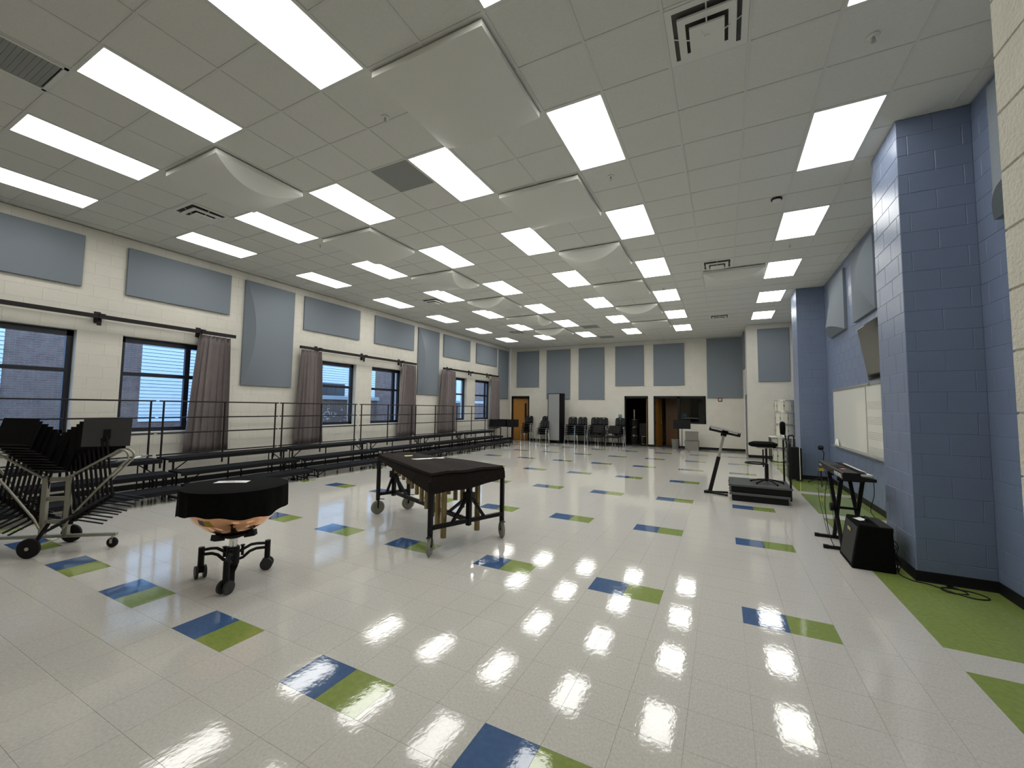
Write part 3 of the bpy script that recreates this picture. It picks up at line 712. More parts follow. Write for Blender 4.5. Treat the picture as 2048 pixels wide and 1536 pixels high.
B().bar((-0.62, 0, 0.145), (0.62, 0, 0.145), 0.045, 0.03).build('base_rail', CARTM, ct, smooth=False, bevel=0.004)
B().cyl((0, -0.25, 0.10), (0, 0.25, 0.10), 0.012).build('axle', SATIN, ct)
for y in (-0.268, 0.268):
    wh = B().lathe([(0.03, -0.022), (0.085, -0.022), (0.10, -0.012), (0.10, 0.012), (0.085, 0.022), (0.03, 0.022)], 28, (0, y, 0.10), axis='y').build('wheel', RUBBERB, ct)
    B().cyl((0, y-0.027, 0.10), (0, y+0.027, 0.10), 0.018).build('wheel_hub', SATIN, wh)
    B().bar((0, y*0.86, 0.10), (0.02 if y < 0 else -0.02, y*0.3, 0.30), 0.03, 0.02).build('axle_strut', BLACKM, ct, smooth=False)
for sx in (-1, 1):
    x = 0.58*sx
    B().cyl((x, 0, 0.095), (x, 0, 0.13), 0.014).box((x-0.012, -0.028, 0.05), (x+0.012, -0.020, 0.10)).box((x-0.012, 0.020, 0.05), (x+0.012, 0.028, 0.10)).box((x-0.014, -0.028, 0.09), (x+0.014, 0.028, 0.10)).build('caster_fork', SATIN, ct)
    wh = B().lathe([(0.01, -0.016), (0.045, -0.016), (0.055, -0.008), (0.055, 0.008), (0.045, 0.016), (0.01, 0.016)], 22, (x, 0, 0.055), axis='y').build('caster_wheel', RUBBERB, ct)
    x0 = 0.13 if sx > 0 else -0.09
    for y in (-0.045, 0.045):
        pts = [(x0, y, 0.78), (x0+sx*0.44, y, 1.055)]
        for a in range(0, 9):
            an = math.radians(120-a*22); pts.append((x0+sx*(0.50+0.075*math.cos(an)), y, 1.01+0.075*math.sin(an)))
        pts += [(x0+sx*0.30, y, 0.66), (x0+sx*0.05, y, 0.34), (x0, y, 0.24)]
        B().tube(pts, 0.0125, 9).build('arm_loop', CARTM, ct)
    for y in (-1, 1):
        xh = x0+sx*0.565
        B().tube([(xh, y*0.045, 0.975), (xh+sx*0.015, y*0.10, 0.985), (xh+sx*0.02, y*0.16, 0.985)], 0.009, 8).build('handle_bar', SATIN, ct)
        B().tube([(xh+sx*0.02, y*0.155, 0.985), (xh+sx*0.02, y*0.25, 0.985)], 0.015, 8).build('handle_grip', GREYP, ct)
nst = 10
for side in (1, -1):
    for k in range(nst):
        X0 = (0.17 if side > 0 else -0.13)+side*k*0.042; zb = 0.27+k*0.030
        p = local(CO, (X0, 0.0, zb), CRZ)
        where = ('outermost' if k == nst-1 else ORD[k]+' from the upright')
        lab = 'folded black music stand %s, cart arm %s' % (where, 'toward the kettle drum' if side > 0 else 'away from the kettle drum')
        m = thing('music_stand', lab, 'music stand', p, CRZ+random.uniform(-0.05, 0.05), 'music stands on the wheeled cart')
        top = (side > 0 and k == nst-1)
        stand_parts(m, True, desk_tilt=(-0.10 if side > 0 else 0.30), low=0.03, high=0.68, lean=-side*0.10, lip=(STAND if side < 0 else None), face=STAND if top else STANDD,  # lips on the away arm are paler: caught light put into their colour
                    phi=math.radians(14 if side > 0 else 166), spread=0.27+0.02*random.random(), drop=0.05+0.02*random.random(), W=0.42, H=0.31)

# music stands at the far corner
FS = [(-0.50, 15.62, 0.3), (-0.40, 16.1, -0.2), (-0.22, 15.70, 0.25), (-0.08, 16.15, 0.1), (0.08, 15.85, -0.3), (0.20, 16.2, 0.3), (0.38, 15.75, 0.7)]
for n, (x, y, a) in enumerate(FS):
    m = thing('music_stand', 'tall black music stand in the huddle by the wooden door, %s from the door' % ORD[len(FS)-1-n], 'music stand', (x, y, 0), a, 'music stands huddled in the corner')
    stand_parts(m, True, desk_tilt=0.12, low=0.16, high=0.83, face=STANDD, phi=math.pi, spread=0.26, drop=0.155, W=0.50, H=0.34)
m = thing('music_stand', 'black music stand with an angled desk in front of the office window', 'music stand', (7.46, 16.30, 0), 0.0)
stand_parts(m, True, desk_tilt=0.35, low=0.20, high=0.98, face=STANDD, phi=math.pi+0.1, spread=0.28, drop=0.195, W=0.62, H=0.36)

# ------------------------------------------------------------------ timpani
TP = (4.85, 0.99, 0.0); TZ = 0.04
tp = thing('timpani', 'copper-bowled kettle drum on a three-caster base under a black cover', 'drum', TP, 0.0)
nB = 48
R_ = 0.42
def cov(u, v):
    a = 2*math.pi*u
    if v < 0.45: rr = R_*(v/0.45); z = 0.842+TZ-0.012*(rr/R_)**4
    elif v < 0.55: rr = R_+0.012; z = 0.825+TZ
    else:
        e = (v-0.55)/0.45; rr = R_+0.010+0.010*e*math.sin(9*a+1)+0.006*math.sin(17*a); z = 0.822+TZ-(0.215+0.02*math.sin(3*a+2)+0.008*math.sin(11*a))*e
    return (rr*math.cos(a), rr*math.sin(a), z)
o = B().grid(cov, 72, 22, wrapu=True).build('cover', BLACKF, tp)
o.data.materials[0] = BLACKF
B().lathe([(R_-0.02, 0.815), (R_-0.02, 0.80), (R_-0.035, 0.70), (R_-0.05, 0.62), (R_-0.10, 0.53), (R_-0.18, 0.455), (R_-0.26, 0.41), (0.08, 0.395), (0.03, 0.392)], 48, (0, 0, TZ)).build('bowl', COPPER, tp)
B().lathe([(0.09, 0.395), (0.14, 0.392), (0.14, 0.372), (0.09, 0.362), (0.065, 0.345), (0.03, 0.34)], 24, (0, 0, TZ)).build('bowl_seat', BLACKP, tp)
for a in (0.6, 2.7, 4.8):
    B().bar((0.10*math.cos(a), 0.10*math.sin(a), 0.37+TZ), (0.19*math.cos(a), 0.19*math.sin(a), 0.385+TZ), 0.06, 0.05).build('bowl_bracket', BLACKP, tp, smooth=False)
B().cyl((0, 0, 0.29), (0, 0, 0.345+TZ), 0.034, n=18).build('chrome_column', CHROME, tp)
B().lathe([(0.05, 0.30), (0.055, 0.29), (0.055, 0.15), (0.045, 0.12), (0.02, 0.115)], 20).build('base_column', BLACKP, tp)
legs = [(4.554, 0.875), (5.109, 0.793), (4.875, 1.31)]
for n, (x, y) in enumerate(legs):
    dx, dy = x-TP[0], y-TP[1]; L_ = math.hypot(dx, dy); a = math.atan2(dy, dx); c, s = math.cos(a), math.sin(a)
    def P(r, z, o_=0): return (c*r-s*o_, s*r+c*o_, z)
    lg = B().tube([P(0.04, 0.235), P(0.10, 0.255), P(0.16, 0.275), P(0.22, 0.27), P(L_-0.01, 0.25)], 0.014, 8).tube([P(0.04, 0.17), P(0.09, 0.175), P(0.15, 0.215), P(0.21, 0.225), P(L_-0.01, 0.21)], 0.014, 8).build('leg', BLACKP, tp)
    B().cyl(P(L_, 0.09), P(L_, 0.275), 0.026, n=14).build('caster_post', BLACKP, lg)
    B().cyl(P(0.085, 0.20), P(0.085, 0.285), 0.013, n=10).lathe([(0.006, 0.285), (0.02, 0.287), (0.02, 0.295), (0.006, 0.297)], 10, P(0.085, 0.0)).build('clamp_knob', BLACKP, lg)
    for sgn in (-1, 1):
        wv = MB(); ax = Vector((math.cos(a+0.9), math.sin(a+0.9), 0)) if n != 1 else Vector((0.95, 0.3, 0)).normalized()
        cc = Vector(P(L_, 0.055)); wv.cyl(cc+ax*sgn*0.022, cc+ax*sgn*0.044, 0.055, n=20).build('caster_wheel', mat('caster_grey_%d%d' % (n, sgn+1), (0.03, 0.03, 0.029), 0.6), lg)
    B().cyl(Vector(P(L_, 0.055))-ax*0.03, Vector(P(L_, 0.055))+ax*0.03, 0.014, n=10).bar(Vector(P(L_, 0.075))-ax*0.024, Vector(P(L_, 0.075))+ax*0.024, 0.05, 0.03).build('caster_fork', BLACKP, lg)
# pedal facing the camera
pd = B().prism([(-0.045, 0.0), (0.045, 0.0), (0.035, 0.10), (0.05, 0.17), (-0.05, 0.17), (-0.042, 0.10)], 0.0, 0.02, 'xz').build('pedal', BLACKP, tp, smooth=False, bevel=0.004)
a2 = math.atan2(legs[1][1]-TP[1], legs[1][0]-TP[0]); pd.rotation_euler = (math.radians(-58), 0, a2+math.pi/2); pd.location = (0.17*math.cos(a2), 0.17*math.sin(a2), 0.05)
pr = MB().grid(lambda u, v: (-0.14+0.28*u, -0.055+0.11*v, 0.0015+0.003*math.sin(3*u)), 8, 3).build('paper_sheet', PAPER)
pr.location = (4.78, 0.99, 0.8415+TZ); pr.rotation_euler = (0, 0, math.radians(38)); tag(pr, 'white printed paper sheet lying on the black kettle drum cover', 'paper')
for k, (u0, u1) in enumerate(((-0.06, 0.06), (-0.085, 0.085), (-0.03, 0.03))):
    B().box((u0, 0.018-k*0.02, 0.0048), (u1, 0.024-k*0.02, 0.0052)).build('print_line', INK, pr, smooth=False)

# ------------------------------------------------------------------ covered marimba
NL, NR, FL, FR = Vector((6.047, 2.386, 0)), Vector((6.419, 3.352, 0)), Vector((4.279, 3.415, 0)), Vector((4.463, 3.886, 0))
mr = thing('marimba', 'covered marimba on a wheeled black frame with tan resonator tubes', 'marimba', (5.3, 3.2, 0)); M0 = Vector((5.3, 3.2, 0))
def q4(u, v): return (NL*(1-v)+NR*v)*(1-u)+(FL*(1-v)+FR*v)*u-M0      # u along the length, v across
ZT = 0.895
ctr = q4(0.5, 0.5)
def out(p, d): 
    e = (p-ctr); e.z = 0; return p+e.normalized()*d
ring = []; nu, nv = 20, 10
for i in range(nv+1): ring.append((0.0, i/nv))
for i in range(1, nu+1): ring.append((i/nu, 1.0))
for i in range(1, nv+1): ring.append((1.0, 1-i/nv))
for i in range(1, nu): ring.append((1-i/nu, 0.0))
def hem(u, v):
    if u == 0.0: return 0.225-0.08*v+0.03*math.sin(math.pi*v)
    if u == 1.0: return 0.09
    if v == 0.0: return 0.075+0.15*(1-u)**1.25
    return 0.08+0.065*(1-u)
mb = MB()
def topz(u, v): return ZT-0.012*math.sin(9*u+2*v)*0.4-0.02*max(0, (abs(2*v-1)-0.85))-0.006*math.cos(14*v)
mb.grid(lambda u, v: tuple((lambda p: Vector((p.x, p.y, topz(u, v))))(q4(u, v))), 28, 12)
rows = []
for dz, do in ((0.0, 0.0), (0.03, 0.022), (0.5, 0.03), (1.0, 0.035)):
    row = []
    for k, (u, v) in enumerate(ring):
        p = q4(u, v); h = hem(u, v); wv = 0.012*math.sin(k*1.3)*min(1, dz*2)
        pt = out(p, do+wv*0.6); pt.z = topz(u, v)-(dz if dz < 0.1 else h*dz)
        row.append(tuple(pt))
    rows.append(row)
nr = len(ring); vs = [p for r_ in rows for p in r_]
mb.add(vs, [(j*nr+k, j*nr+(k+1) % nr, (j+1)*nr+(k+1) % nr, (j+1)*nr+k) for j in range(3) for k in range(nr)])
o = mb.build('cover', BROWNF, mr)
for p in o.data.polygons: pass
pip = [(out(q4(u, v), 0.026).x, out(q4(u, v), 0.026).y, topz(u, v)-0.028) for u, v in ring]
B().tube(pip, 0.006, 5, closed=True).build('piping', BLACKF, mr)
def mleg(P_, nm):
    x, y = P_.x-M0.x, P_.y-M0.y; zt = 0.80
    lg = B().bar((x, y, 0.235), (x, y, zt), 0.045, 0.045).build('leg', BLACKM, mr, smooth=False, bevel=0.004)
    a = math.radians(60) if nm in ('FL', 'FR') else (math.radians(-68) if nm == 'NL' else math.radians(-45)); ax = Vector((math.cos(a+1.57), math.sin(a+1.57), 0)); c = Vector((x, y, 0.10))
    wm = MB(); n = 24; fw = Vector((math.cos(a), math.sin(a), 0))
    for rr, ww in ((0.075, 0.015),):
        vs = []
        prof = [(0.02, -0.012), (0.06, -0.012), (0.065, -0.019), (0.088, -0.019), (0.10, -0.010), (0.10, 0.010), (0.088, 0.019), (0.065, 0.019), (0.06, 0.012), (0.02, 0.012)]
        for (r_, w_) in prof:
            for j in range(n): t = 2*math.pi*j/n; vs.append(c+fw*r_*math.cos(t)+Z*r_*math.sin(t)+ax*w_)
        k = len(prof)
        wm.add(vs, [(i*n+j, i*n+(j+1) % n, (i+1)*n+(j+1) % n, (i+1)*n+j) for i in range(k-1) for j in range(n)]+[tuple(range(n)), tuple(range((k-1)*n, k*n))])
    wm.build('wheel', RUBBERG, lg)
    B().cyl(c-ax*0.024, c+ax*0.024, 0.012, n=10).build('wheel_axle', BLACKM, lg)
    B().bar(c-ax*0.024, Vector((x, y, 0.225))-ax*0.024, 0.022, 0.006, up=ax).bar(c+ax*0.024, Vector((x, y, 0.225))+ax*0.024, 0.022, 0.006, up=ax).cyl((x, y, 0.207), (x, y, 0.24), 0.03).build('caster_fork', BLACKM, lg)
    B().bar(Vector((x, y, 0.222))+fw*0.02, Vector((x, y, 0.212))+fw*0.095, 0.035, 0.006).build('brake_tab', BLACKM, lg, smooth=False)
    return lg
for P_, nm in ((NL, 'NL'), (NR, 'NR'), (FL, 'FL'), (FR, 'FR')): mleg(P_, nm)
def W(p, z): return (p.x-M0.x, p.y-M0.y, z)
for a_, b_ in ((NL, NR), (FL, FR)):
    B().bar(W(a_, 0.295), W(b_, 0.295), 0.045, 0.045).build('end_bar', BLACKM, mr, smooth=False, bevel=0.004)
    m_ = (a_+b_)/2
    B().bar(W(m_, 0.24), W(m_, 0.80), 0.05, 0.05).build('centre_post', BLACKM, mr, smooth=False)
    for e in (a_*0.72+b_*0.28, a_*0.28+b_*0.72): B().bar(W(e, 0.31), W(m_, 0.60), 0.03, 0.03).build('brace', BLACKM, mr, smooth=False)
    B().bar(W(m_, 0.52), W(m_, 0.62), 0.11, 0.09).build('height_gear', BLACKM, mr, smooth=False)
    d = (b_-a_).normalized(); n_ = Vector((d.y, -d.x, 0))
    B().tube([W(m_+n_*0.05, 0.56), W(m_+n_*0.12, 0.56), W(m_+n_*0.12+d*0.02, 0.50), W(m_+n_*0.16+d*0.02, 0.52)], 0.007, 6).build('crank_handle', BLACKM, mr)
mN, mF = (NL+NR)/2, (FL+FR)/2
bm_ = B().bar(W(mN, 0.295), W(mF, 0.295), 0.04, 0.05).build('length_beam', BLACKM, mr, smooth=False, bevel=0.004)
B().bar(W(mN*0.62+mF*0.38, 0.24), W(mN*0.62+mF*0.38, 0.37), 0.06, 0.05).build('beam_clamp', BLACKM, bm_, smooth=False)
for e in (0.22, 0.78): 
    g = mN*(1-e)+mF*e; s_ = mN if e < 0.5 else mF
    B().bar(W(g, 0.30), W(s_, 0.58), 0.03, 0.03).build('brace', BLACKM, mr, smooth=False)
NRES = 11
for row, v0 in enumerate((0.22, 0.74)):
    for k in range(NRES):
        u = 0.05+0.075*k; p = q4(u, v0+(0.04 if row else 0)*(-1)**row); rr = 0.034-0.0013*k
        zb = (0.125, 0.20, 0.30, 0.36, 0.42, 0.48, 0.53, 0.57, 0.60, 0.63, 0.65)[k] if row == 0 else (0.125, 0.26, 0.34, 0.41, 0.46, 0.50, 0.55, 0.58, 0.61, 0.63, 0.65)[k]
        B().cyl((p.x, p.y, zb), (p.x, p.y, 0.80), rr, n=14).build('resonator_tube', BRASS, mr)
for v in (0.12, 0.88): B().bar(tuple(q4(0.01, v)+Z*0.80), tuple(q4(0.99, v)+Z*0.80), 0.03, 0.05).build('side_rail', BLACKM, mr, smooth=False)
def lay(name, u, v, sx, sy, rz, m, label, cat):
    p = q4(u, v)+M0
    o = MB().grid(lambda a, b: ((a-0.5)*sx, (b-0.5)*sy, 0.003+0.002*math.sin(4*a)), 8, 3).build(name, m); o.location = (p.x, p.y, topz(u, v)+0.002); o.rotation_euler = (0, 0, rz); return tag(o, label, cat)
lay('paper_sheet', 0.53, 0.55, 0.09, 0.48, math.radians(-33), PAPER, 'long white paper strip lying on the dark marimba cover', 'paper')
lay('sticky_note', 0.78, 0.52, 0.09, 0.13, math.radians(-33), YELLOW, 'small yellow note lying on the dark marimba cover', 'note')

# ------------------------------------------------------------------ conductor podium, desk and stool
def platform(z0, h, x0, x1, y0, y1, label):
    r = thing('podium_platform', label, 'podium', ((x0+x1)/2, (y0+y1)/2, z0), 0, 'stacked podium platforms'); a, b = (x1-x0)/2, (y1-y0)/2
    B().box((-a+0.03, -b+0.03, 0), (a-0.03, b-0.03, h-0.03)).build('base', BLACKP, r, smooth=False)
    B().box((-a, -b, h-0.035), (a, b, h)).build('deck', DECK, r, smooth=False, bevel=0.004)
    B().box((-a-0.004, -b-0.004, h-0.03), (-a, b, h-0.008)).box((a, -b, h-0.03), (a+0.004, b, h-0.008)).build('edge_trim', BLACKM, r, smooth=False)
    for y in (-b*0.6, 0, b*0.6): B().cyl((-a-0.012, y, h-0.05), (-a+0.03, y, h-0.05), 0.014, n=10).build('latch_knob', BLACKM, r)
    return r
platform(0.0, 0.145, 8.985, 9.90, 7.345, 8.33, 'lower black podium platform standing on the tiled floor')
up = platform(0.146, 0.146, 8.975, 9.935, 7.38, 8.31, 'upper grey-decked podium platform with a back rail, under the stool')
x = 0.455
for y in (-0.44, 0.44): B().tube([(x, y, -0.07), (x, y, 0.92), (x, y*0.93, 0.945)], 0.016, 8).build('rail_post', BLACKM, up)
B().tube([(x, -0.41, 0.945), (x, 0.41, 0.945)], 0.016, 8).tube([(x, -0.44, 0.55), (x, 0.44, 0.55)], 0.012, 8).build('rail_bar', BLACKM, up)
dk = thing('conductor_desk', 'tilting conductor music desk on a leaning silver and black post', 'desk', (8.62, 7.92, 0))
B().prism([(-0.09, -0.06), (0.09, -0.06), (0.05, 0.06), (-0.05, 0.06)], 0.0, 0.05, 'xy').build('base_hub', BLACKP, dk, smooth=False, bevel=0.01)
for p, q in (((0.03, -0.04), (0.32, -0.16)), ((0.03, 0.04), (0.33, 0.17))):
    f = B().bar((*p, 0.022), (*q, 0.016), 0.05, 0.028).build('foot', BLACKP, dk, smooth=False, bevel=0.006)
    B().box((q[0]-0.03, q[1]-0.02, 0), (q[0]+0.01, q[1]+0.02, 0.014)).build('rubber_pad', RUBBERB, f, smooth=False)
B().bar((0.02, 0, 0.04), (0.185, 0, 0.72), 0.075, 0.07).build('lower_post', BLACKP, dk, smooth=False, bevel=0.008)
B().bar((0.18, 0, 0.70), (0.285, 0, 1.17), 0.058, 0.05).build('upper_post', SATIN, dk, smooth=False, bevel=0.006)
B().bar((0.27, -0.03, 1.13), (0.30, 0.03, 1.20), 0.09, 0.05).build('tilt_joint', BLACKP, dk, smooth=False)
tl = math.radians(-12.5)
def TR(x_, y_, z_): return (0.30+x_*math.cos(tl)-z_*math.sin(tl)*-1*-1, y_, 1.215+x_*math.sin(tl)+z_*math.cos(tl))
def tbox(x0, x1, y0, y1, z0, z1, nm, m):
    vs = [TR(a, b, c) for c in (z0, z1) for b in (y0, y1) for a in (x0, x1)]
    return MB().add(vs, [(0,2,3,1),(4,5,7,6),(0,1,5,4),(2,6,7,3),(0,4,6,2),(1,3,7,5)]).build(nm, m, dk, smooth=False)
tbox(-0.27, 0.26, -0.38, 0.38, 0.03, 0.045, 'desk_top', GREYP); tbox(-0.27, 0.26, -0.38, 0.38, -0.03, -0.018, 'desk_shelf', BLACKP)
tbox(-0.27, -0.255, -0.38, 0.38, -0.02, 0.032, 'desk_edge', BLACKP); tbox(0.235, 0.26, -0.38, -0.36, -0.02, 0.032, 'desk_side', BLACKP); tbox(0.235, 0.26, 0.36, 0.38, -0.02, 0.032, 'desk_side', BLACKP); tbox(-0.05, 0.06, -0.05, 0.05, -0.03, 0.03, 'desk_mount', BLACKP)
tbox(0.25, 0.262, -0.38, 0.38, 0.045, 0.075, 'desk_lip', SATIN)
st = thing('podium_stool', 'black adjustable conductor stool with a footrest on the podium', 'stool', (9.59, 7.80, 0.2925))
for k in range(5):
    a = 2*math.pi*k/5+0.25; c, s = math.cos(a), math.sin(a)
    B().tube([(0.03*c, 0.03*s, 0.07), (0.14*c, 0.14*s, 0.055), (0.27*c, 0.27*s, 0.022)], 0.016, 8).cyl((0.27*c, 0.27*s, 0), (0.27*c, 0.27*s, 0.03), 0.016, n=10).build('base_leg', BLACKP, st)
B().cyl((0, 0, 0.05), (0, 0, 0.36), 0.032).build('outer_column', BLACKP, st); B().cyl((0, 0, 0.36), (0, 0, 0.66), 0.018).build('inner_column', BLACKM, st)
B().cyl((-0.05, 0, 0.30), (-0.05, 0, 0.62), 0.012).build('height_rod', BLACKM, st)
pts = [(-0.17+0.17*math.cos(a), 0.16*math.sin(a), 0.36) for a in [2*math.pi*i/20 for i in range(20)]]
B().tube(pts, 0.014, 8, closed=True).build('footrest_ring', BLACKP, st)
B().box((-0.12, -0.08, 0.645), (0.10, 0.08, 0.668)).cyl((-0.15, 0.05, 0.65), (-0.05, 0.05, 0.655), 0.01).build('seat_mechanism', SATIN, st)
sv = B().lathe([(0.02, 0.668), (0.20, 0.67), (0.235, 0.695), (0.23, 0.735), (0.17, 0.76), (0.02, 0.765)], 28).build('seat', BLACKF, st); sv.scale = (1.0, 0.9, 1); sv.location = (-0.05, 0, 0)
bk = B().lathe([(0.01, -0.022), (0.07, -0.024), (0.085, 0.0), (0.07, 0.024), (0.01, 0.024)], 20, axis='x').build('backrest', BLACKF, st); bk.location = (0.27, 0.05, 1.02); bk.scale = (1.6, 1.1, 1.5)
B().tube([(0.02, 0.05, 0.655), (0.30, 0.05, 0.655), (0.33, 0.05, 0.70), (0.30, 0.05, 0.93)], 0.011, 8).build('backrest_arm', BLACKM, st)

# ------------------------------------------------------------------ whiteboard and television on the blue wall
wb = thing('whiteboard', 'long whiteboard with a blank panel and a music-staff panel in an aluminium frame', 'whiteboard', (XR, 7.9, 0.0))
B().box((-0.018, 0.012, 0.92), (-0.006, 2.40, 2.07)).build('blank_panel', WBOARD, wb, smooth=False)
sp = B().box((-0.018, -2.40, 0.92), (-0.006, -0.012, 2.07)).build('staff_panel', WBOARD, wb, smooth=False)
for k in range(4):
    for l in range(5): B().box((-0.0190, -2.36, 1.79-k*0.25-l*0.027), (-0.0180, -0.03, 1.7945-k*0.25-l*0.027)).build('staff_line', INK, sp, smooth=False)
fr = MB()
for p, q in (((-2.42, 2.07), (2.42, 2.09)), ((-2.42, 0.90), (2.42, 0.92)), ((-2.42, 0.90), (-2.40, 2.09)), ((2.40, 0.90), (2.42, 2.09)), ((-0.012, 0.92), (0.012, 2.07))): fr.box((-0.024, p[0], p[1]), (0.0, q[0], q[1]))
fr.build('frame', ALU, wb, smooth=False)
B().box((-0.085, -2.40, 0.885), (-0.0, 2.40, 0.90)).box((-0.088, -2.40, 0.885), (-0.082, 2.40, 0.908)).build('marker_tray', ALU, wb, smooth=False)
B().box((-0.03, -2.42, 2.09), (0.0, 2.42, 2.125)).build('map_rail', ALU, wb, smooth=False)
B().box((-0.045, -0.28, 2.075), (-0.024, -0.24, 2.12)).cyl((-0.05, -0.26, 2.06), (-0.05, -0.26, 2.10), 0.006, n=8).build('rail_clip', SATIN, wb, smooth=False)
ck = MB().grid(lambda u, v: (-0.045-0.02*math.sin(math.pi*v)*abs(math.cos(6*u)), -0.17+0.34*u, 0.001+0.16*(1-abs(2*u-1)**1.6)*v+0.012*math.sin(9*u)*v), 20, 6).build('wiping_cloth', CLOTHW)
ck.location = (XR, 9.95, 0.909); so = ck.modifiers.new('t', 'SOLIDIFY'); so.thickness = 0.004; tag(ck, 'crumpled white wiping cloth on the whiteboard tray', 'cloth')
tv = thing('television', 'dark flat-screen television tilted down on a wall bracket above the whiteboard', 'television', (XR, 6.47, 2.55))
tt = math.atan2(0.12, 0.84)
def tvb(y0, y1, z0, z1, d0, d1, nm, m):   # in the tilted screen frame: d towards the room
    c, s = math.cos(tt), math.sin(tt); vs = []
    for d in (d0, d1):
        for zz in (z0, z1):
            for yy in (y0, y1): vs.append((-0.20-d*c-zz*s, yy, zz*c-d*s))
    return MB().add(vs, [(0,2,3,1),(4,5,7,6),(0,1,5,4),(2,6,7,3),(0,4,6,2),(1,3,7,5)]).build(nm, m, tv, smooth=False, bevel=0.003)
tvb(-0.73, 0.73, -0.425, 0.425, -0.05, 0.0, 'casing', BLACKP); tvb(-0.715, 0.715, -0.405, 0.41, -0.001, 0.003, 'screen', SCREEN)
B().box((-0.012, -0.2, -0.25), (0.0, 0.2, 0.25)).bar((-0.01, 0, 0.12), (-0.19, 0, 0.08), 0.06, 0.04).bar((-0.01, 0, -0.12), (-0.12, 0, -0.14), 0.06, 0.04).build('wall_bracket', BLACKM, tv, smooth=False)

# ------------------------------------------------------------------ keyboard on its X stand, amplifier, cables
KX0, KX1, KY0, KY1, KZ = 10.085, 10.385, 4.66, 6.02, 0.94
kb = thing('keyboard', 'black stage keyboard with white keys facing the blue wall, on an X stand', 'keyboard', (KX0, KY0, KZ-0.09)); kw, kl = KX1-KX0, KY1-KY0
B().prism([(0.0, 0.01), (0.02, 0.0), (kw, 0.0), (kw, 0.035), (0.17, 0.055), (0.15, 0.09), (0.01, 0.09), (0.0, 0.08)], 0.0, kl, 'xz').build('body', BLACKP, kb, smooth=False, bevel=0.004)
nw = 52; kwid = (kl-0.16)/nw
mb = MB()
for k in range(nw):
    y0 = 0.08+k*kwid; o = B().box((0.185, y0+0.0006, 0.05), (0.285, y0+kwid-0.0006, 0.072)).build('white_key', WHITEK, kb, smooth=False)
for k in range(nw-1):
    if k % 7 in (0, 1, 3, 4, 5):
        y0 = 0.08+(k+1)*kwid; B().box((0.175, y0-0.006, 0.06), (0.235, y0+0.006, 0.082)).build('black_key', BLACKP, kb, smooth=False)
B().box((0.03, 0.50, 0.0902), (0.12, 0.80, 0.093)).build('display_panel', DARK, kb, smooth=False)
B().box((0.06, 0.32, 0.0902), (0.10, 0.42, 0.094)).build('control_panel', ORANGE, kb, smooth=False)
tc = bpy.data.curves.new('brand_text', 'FONT'); tc.body = 'KURZWEIL'; tc.size = 0.062; tc.extrude = 0.0006; tc.align_x = 'CENTER'; tc.space_character = 1.25
to = bpy.data.objects.new('tmp', tc); COL.objects.link(to); bpy.context.view_layer.update()
me = bpy.data.meshes.new_from_object(to.evaluated_get(bpy.context.evaluated_depsgraph_get())); bpy.data.objects.remove(to)
me.materials.clear(); me.materials.append(PAPER)
bt = bpy.data.objects.new('brand_lettering', me); COL.objects.link(bt); bt.parent = kb; bt.location = (-0.001, 0.22, 0.022); bt.rotation_euler = (math.pi/2, 0, -math.pi/2)
bt2 = bpy.data.objects.new('brand_lettering', me); COL.objects.link(bt2); bt2.parent = kb; bt2.location = (-0.001, 1.22, 0.03); bt2.rotation_euler = (math.pi/2, 0, -math.pi/2); bt2.scale = (0.5, 0.5, 0.5)
ks = thing('keyboard_stand', 'black double-braced X stand holding the stage keyboard', 'stand', (10.22, 5.22, 0))
fy = 0.27; zt2 = KZ-0.09-0.026
for y in (-fy, fy):
    ft = B().bar((-0.26, y, 0.02), (0.24, y, 0.02), 0.035, 0.035).build('foot_bar', BLACKM, ks, smooth=False)
    for x in (-0.26, 0.24): B().bar((x-0.025, y, 0.021), (x+0.025, y, 0.021), 0.044, 0.042).build('rubber_cap', RUBBERB, ft, smooth=False)
    B().bar((-0.12, y+0.06, zt2), (0.14, y+0.06, zt2), 0.035, 0.05).build('top_bar', BLACKM, ks, smooth=False)
for x in (-0.10, 0.10):
    for y in (-fy, fy):
        B().bar((x+(0.02 if y > 0 else 0), y, 0.03), (x+(0.02 if y > 0 else 0), -y+0.06, zt2), 0.022, 0.04, up=(1, 0, 0)).build('cross_leg', BLACKM, ks, smooth=False)
B().cyl((-0.12, 0.03, 0.44), (0.13, 0.03, 0.44), 0.016).lathe([(0.05, -0.155), (0.05, -0.125), (0.02, -0.12)], 16, (0, 0.03, 0.44), axis='x').build('pivot', BLACKM, ks)
ap = thing('amplifier', 'black wedge-shaped keyboard amplifier on the floor in front of the near pilaster', 'amplifier', (10.06, 4.29, 0))
prof = [(0.0, 0.0), (0.36, 0.0), (0.345, 0.44), (0.075, 0.455)]
B().prism(prof, 0.0, 0.53, 'xz').build('cabinet', BLACKF, ap, smooth=False, bevel=0.012)
gr = MB().add([(-0.002+0.075*f[1]/0.455+0.006, f[0], f[1]) for f in ((0.04, 0.04), (0.49, 0.04), (0.49, 0.42), (0.04, 0.42))]+[(-0.008+0.075*f[1]/0.455+0.006, f[0], f[1]) for f in ((0.04, 0.04), (0.49, 0.04), (0.49, 0.42), (0.04, 0.42))], [(0,1,2,3),(7,6,5,4),(0,4,5,1),(1,5,6,2),(2,6,7,3),(3,7,4,0)]).build('grille', mat('grille_cloth', (0.016, 0.016, 0.014), 0.8), ap, smooth=False)
z = 0.33; B().box((0.0, 0.30, 0), (0.004, 0.42, 0.035)).build('badge', GOLD, ap, smooth=False).location = (0.075*z/0.455-0.008, -0.08, z)
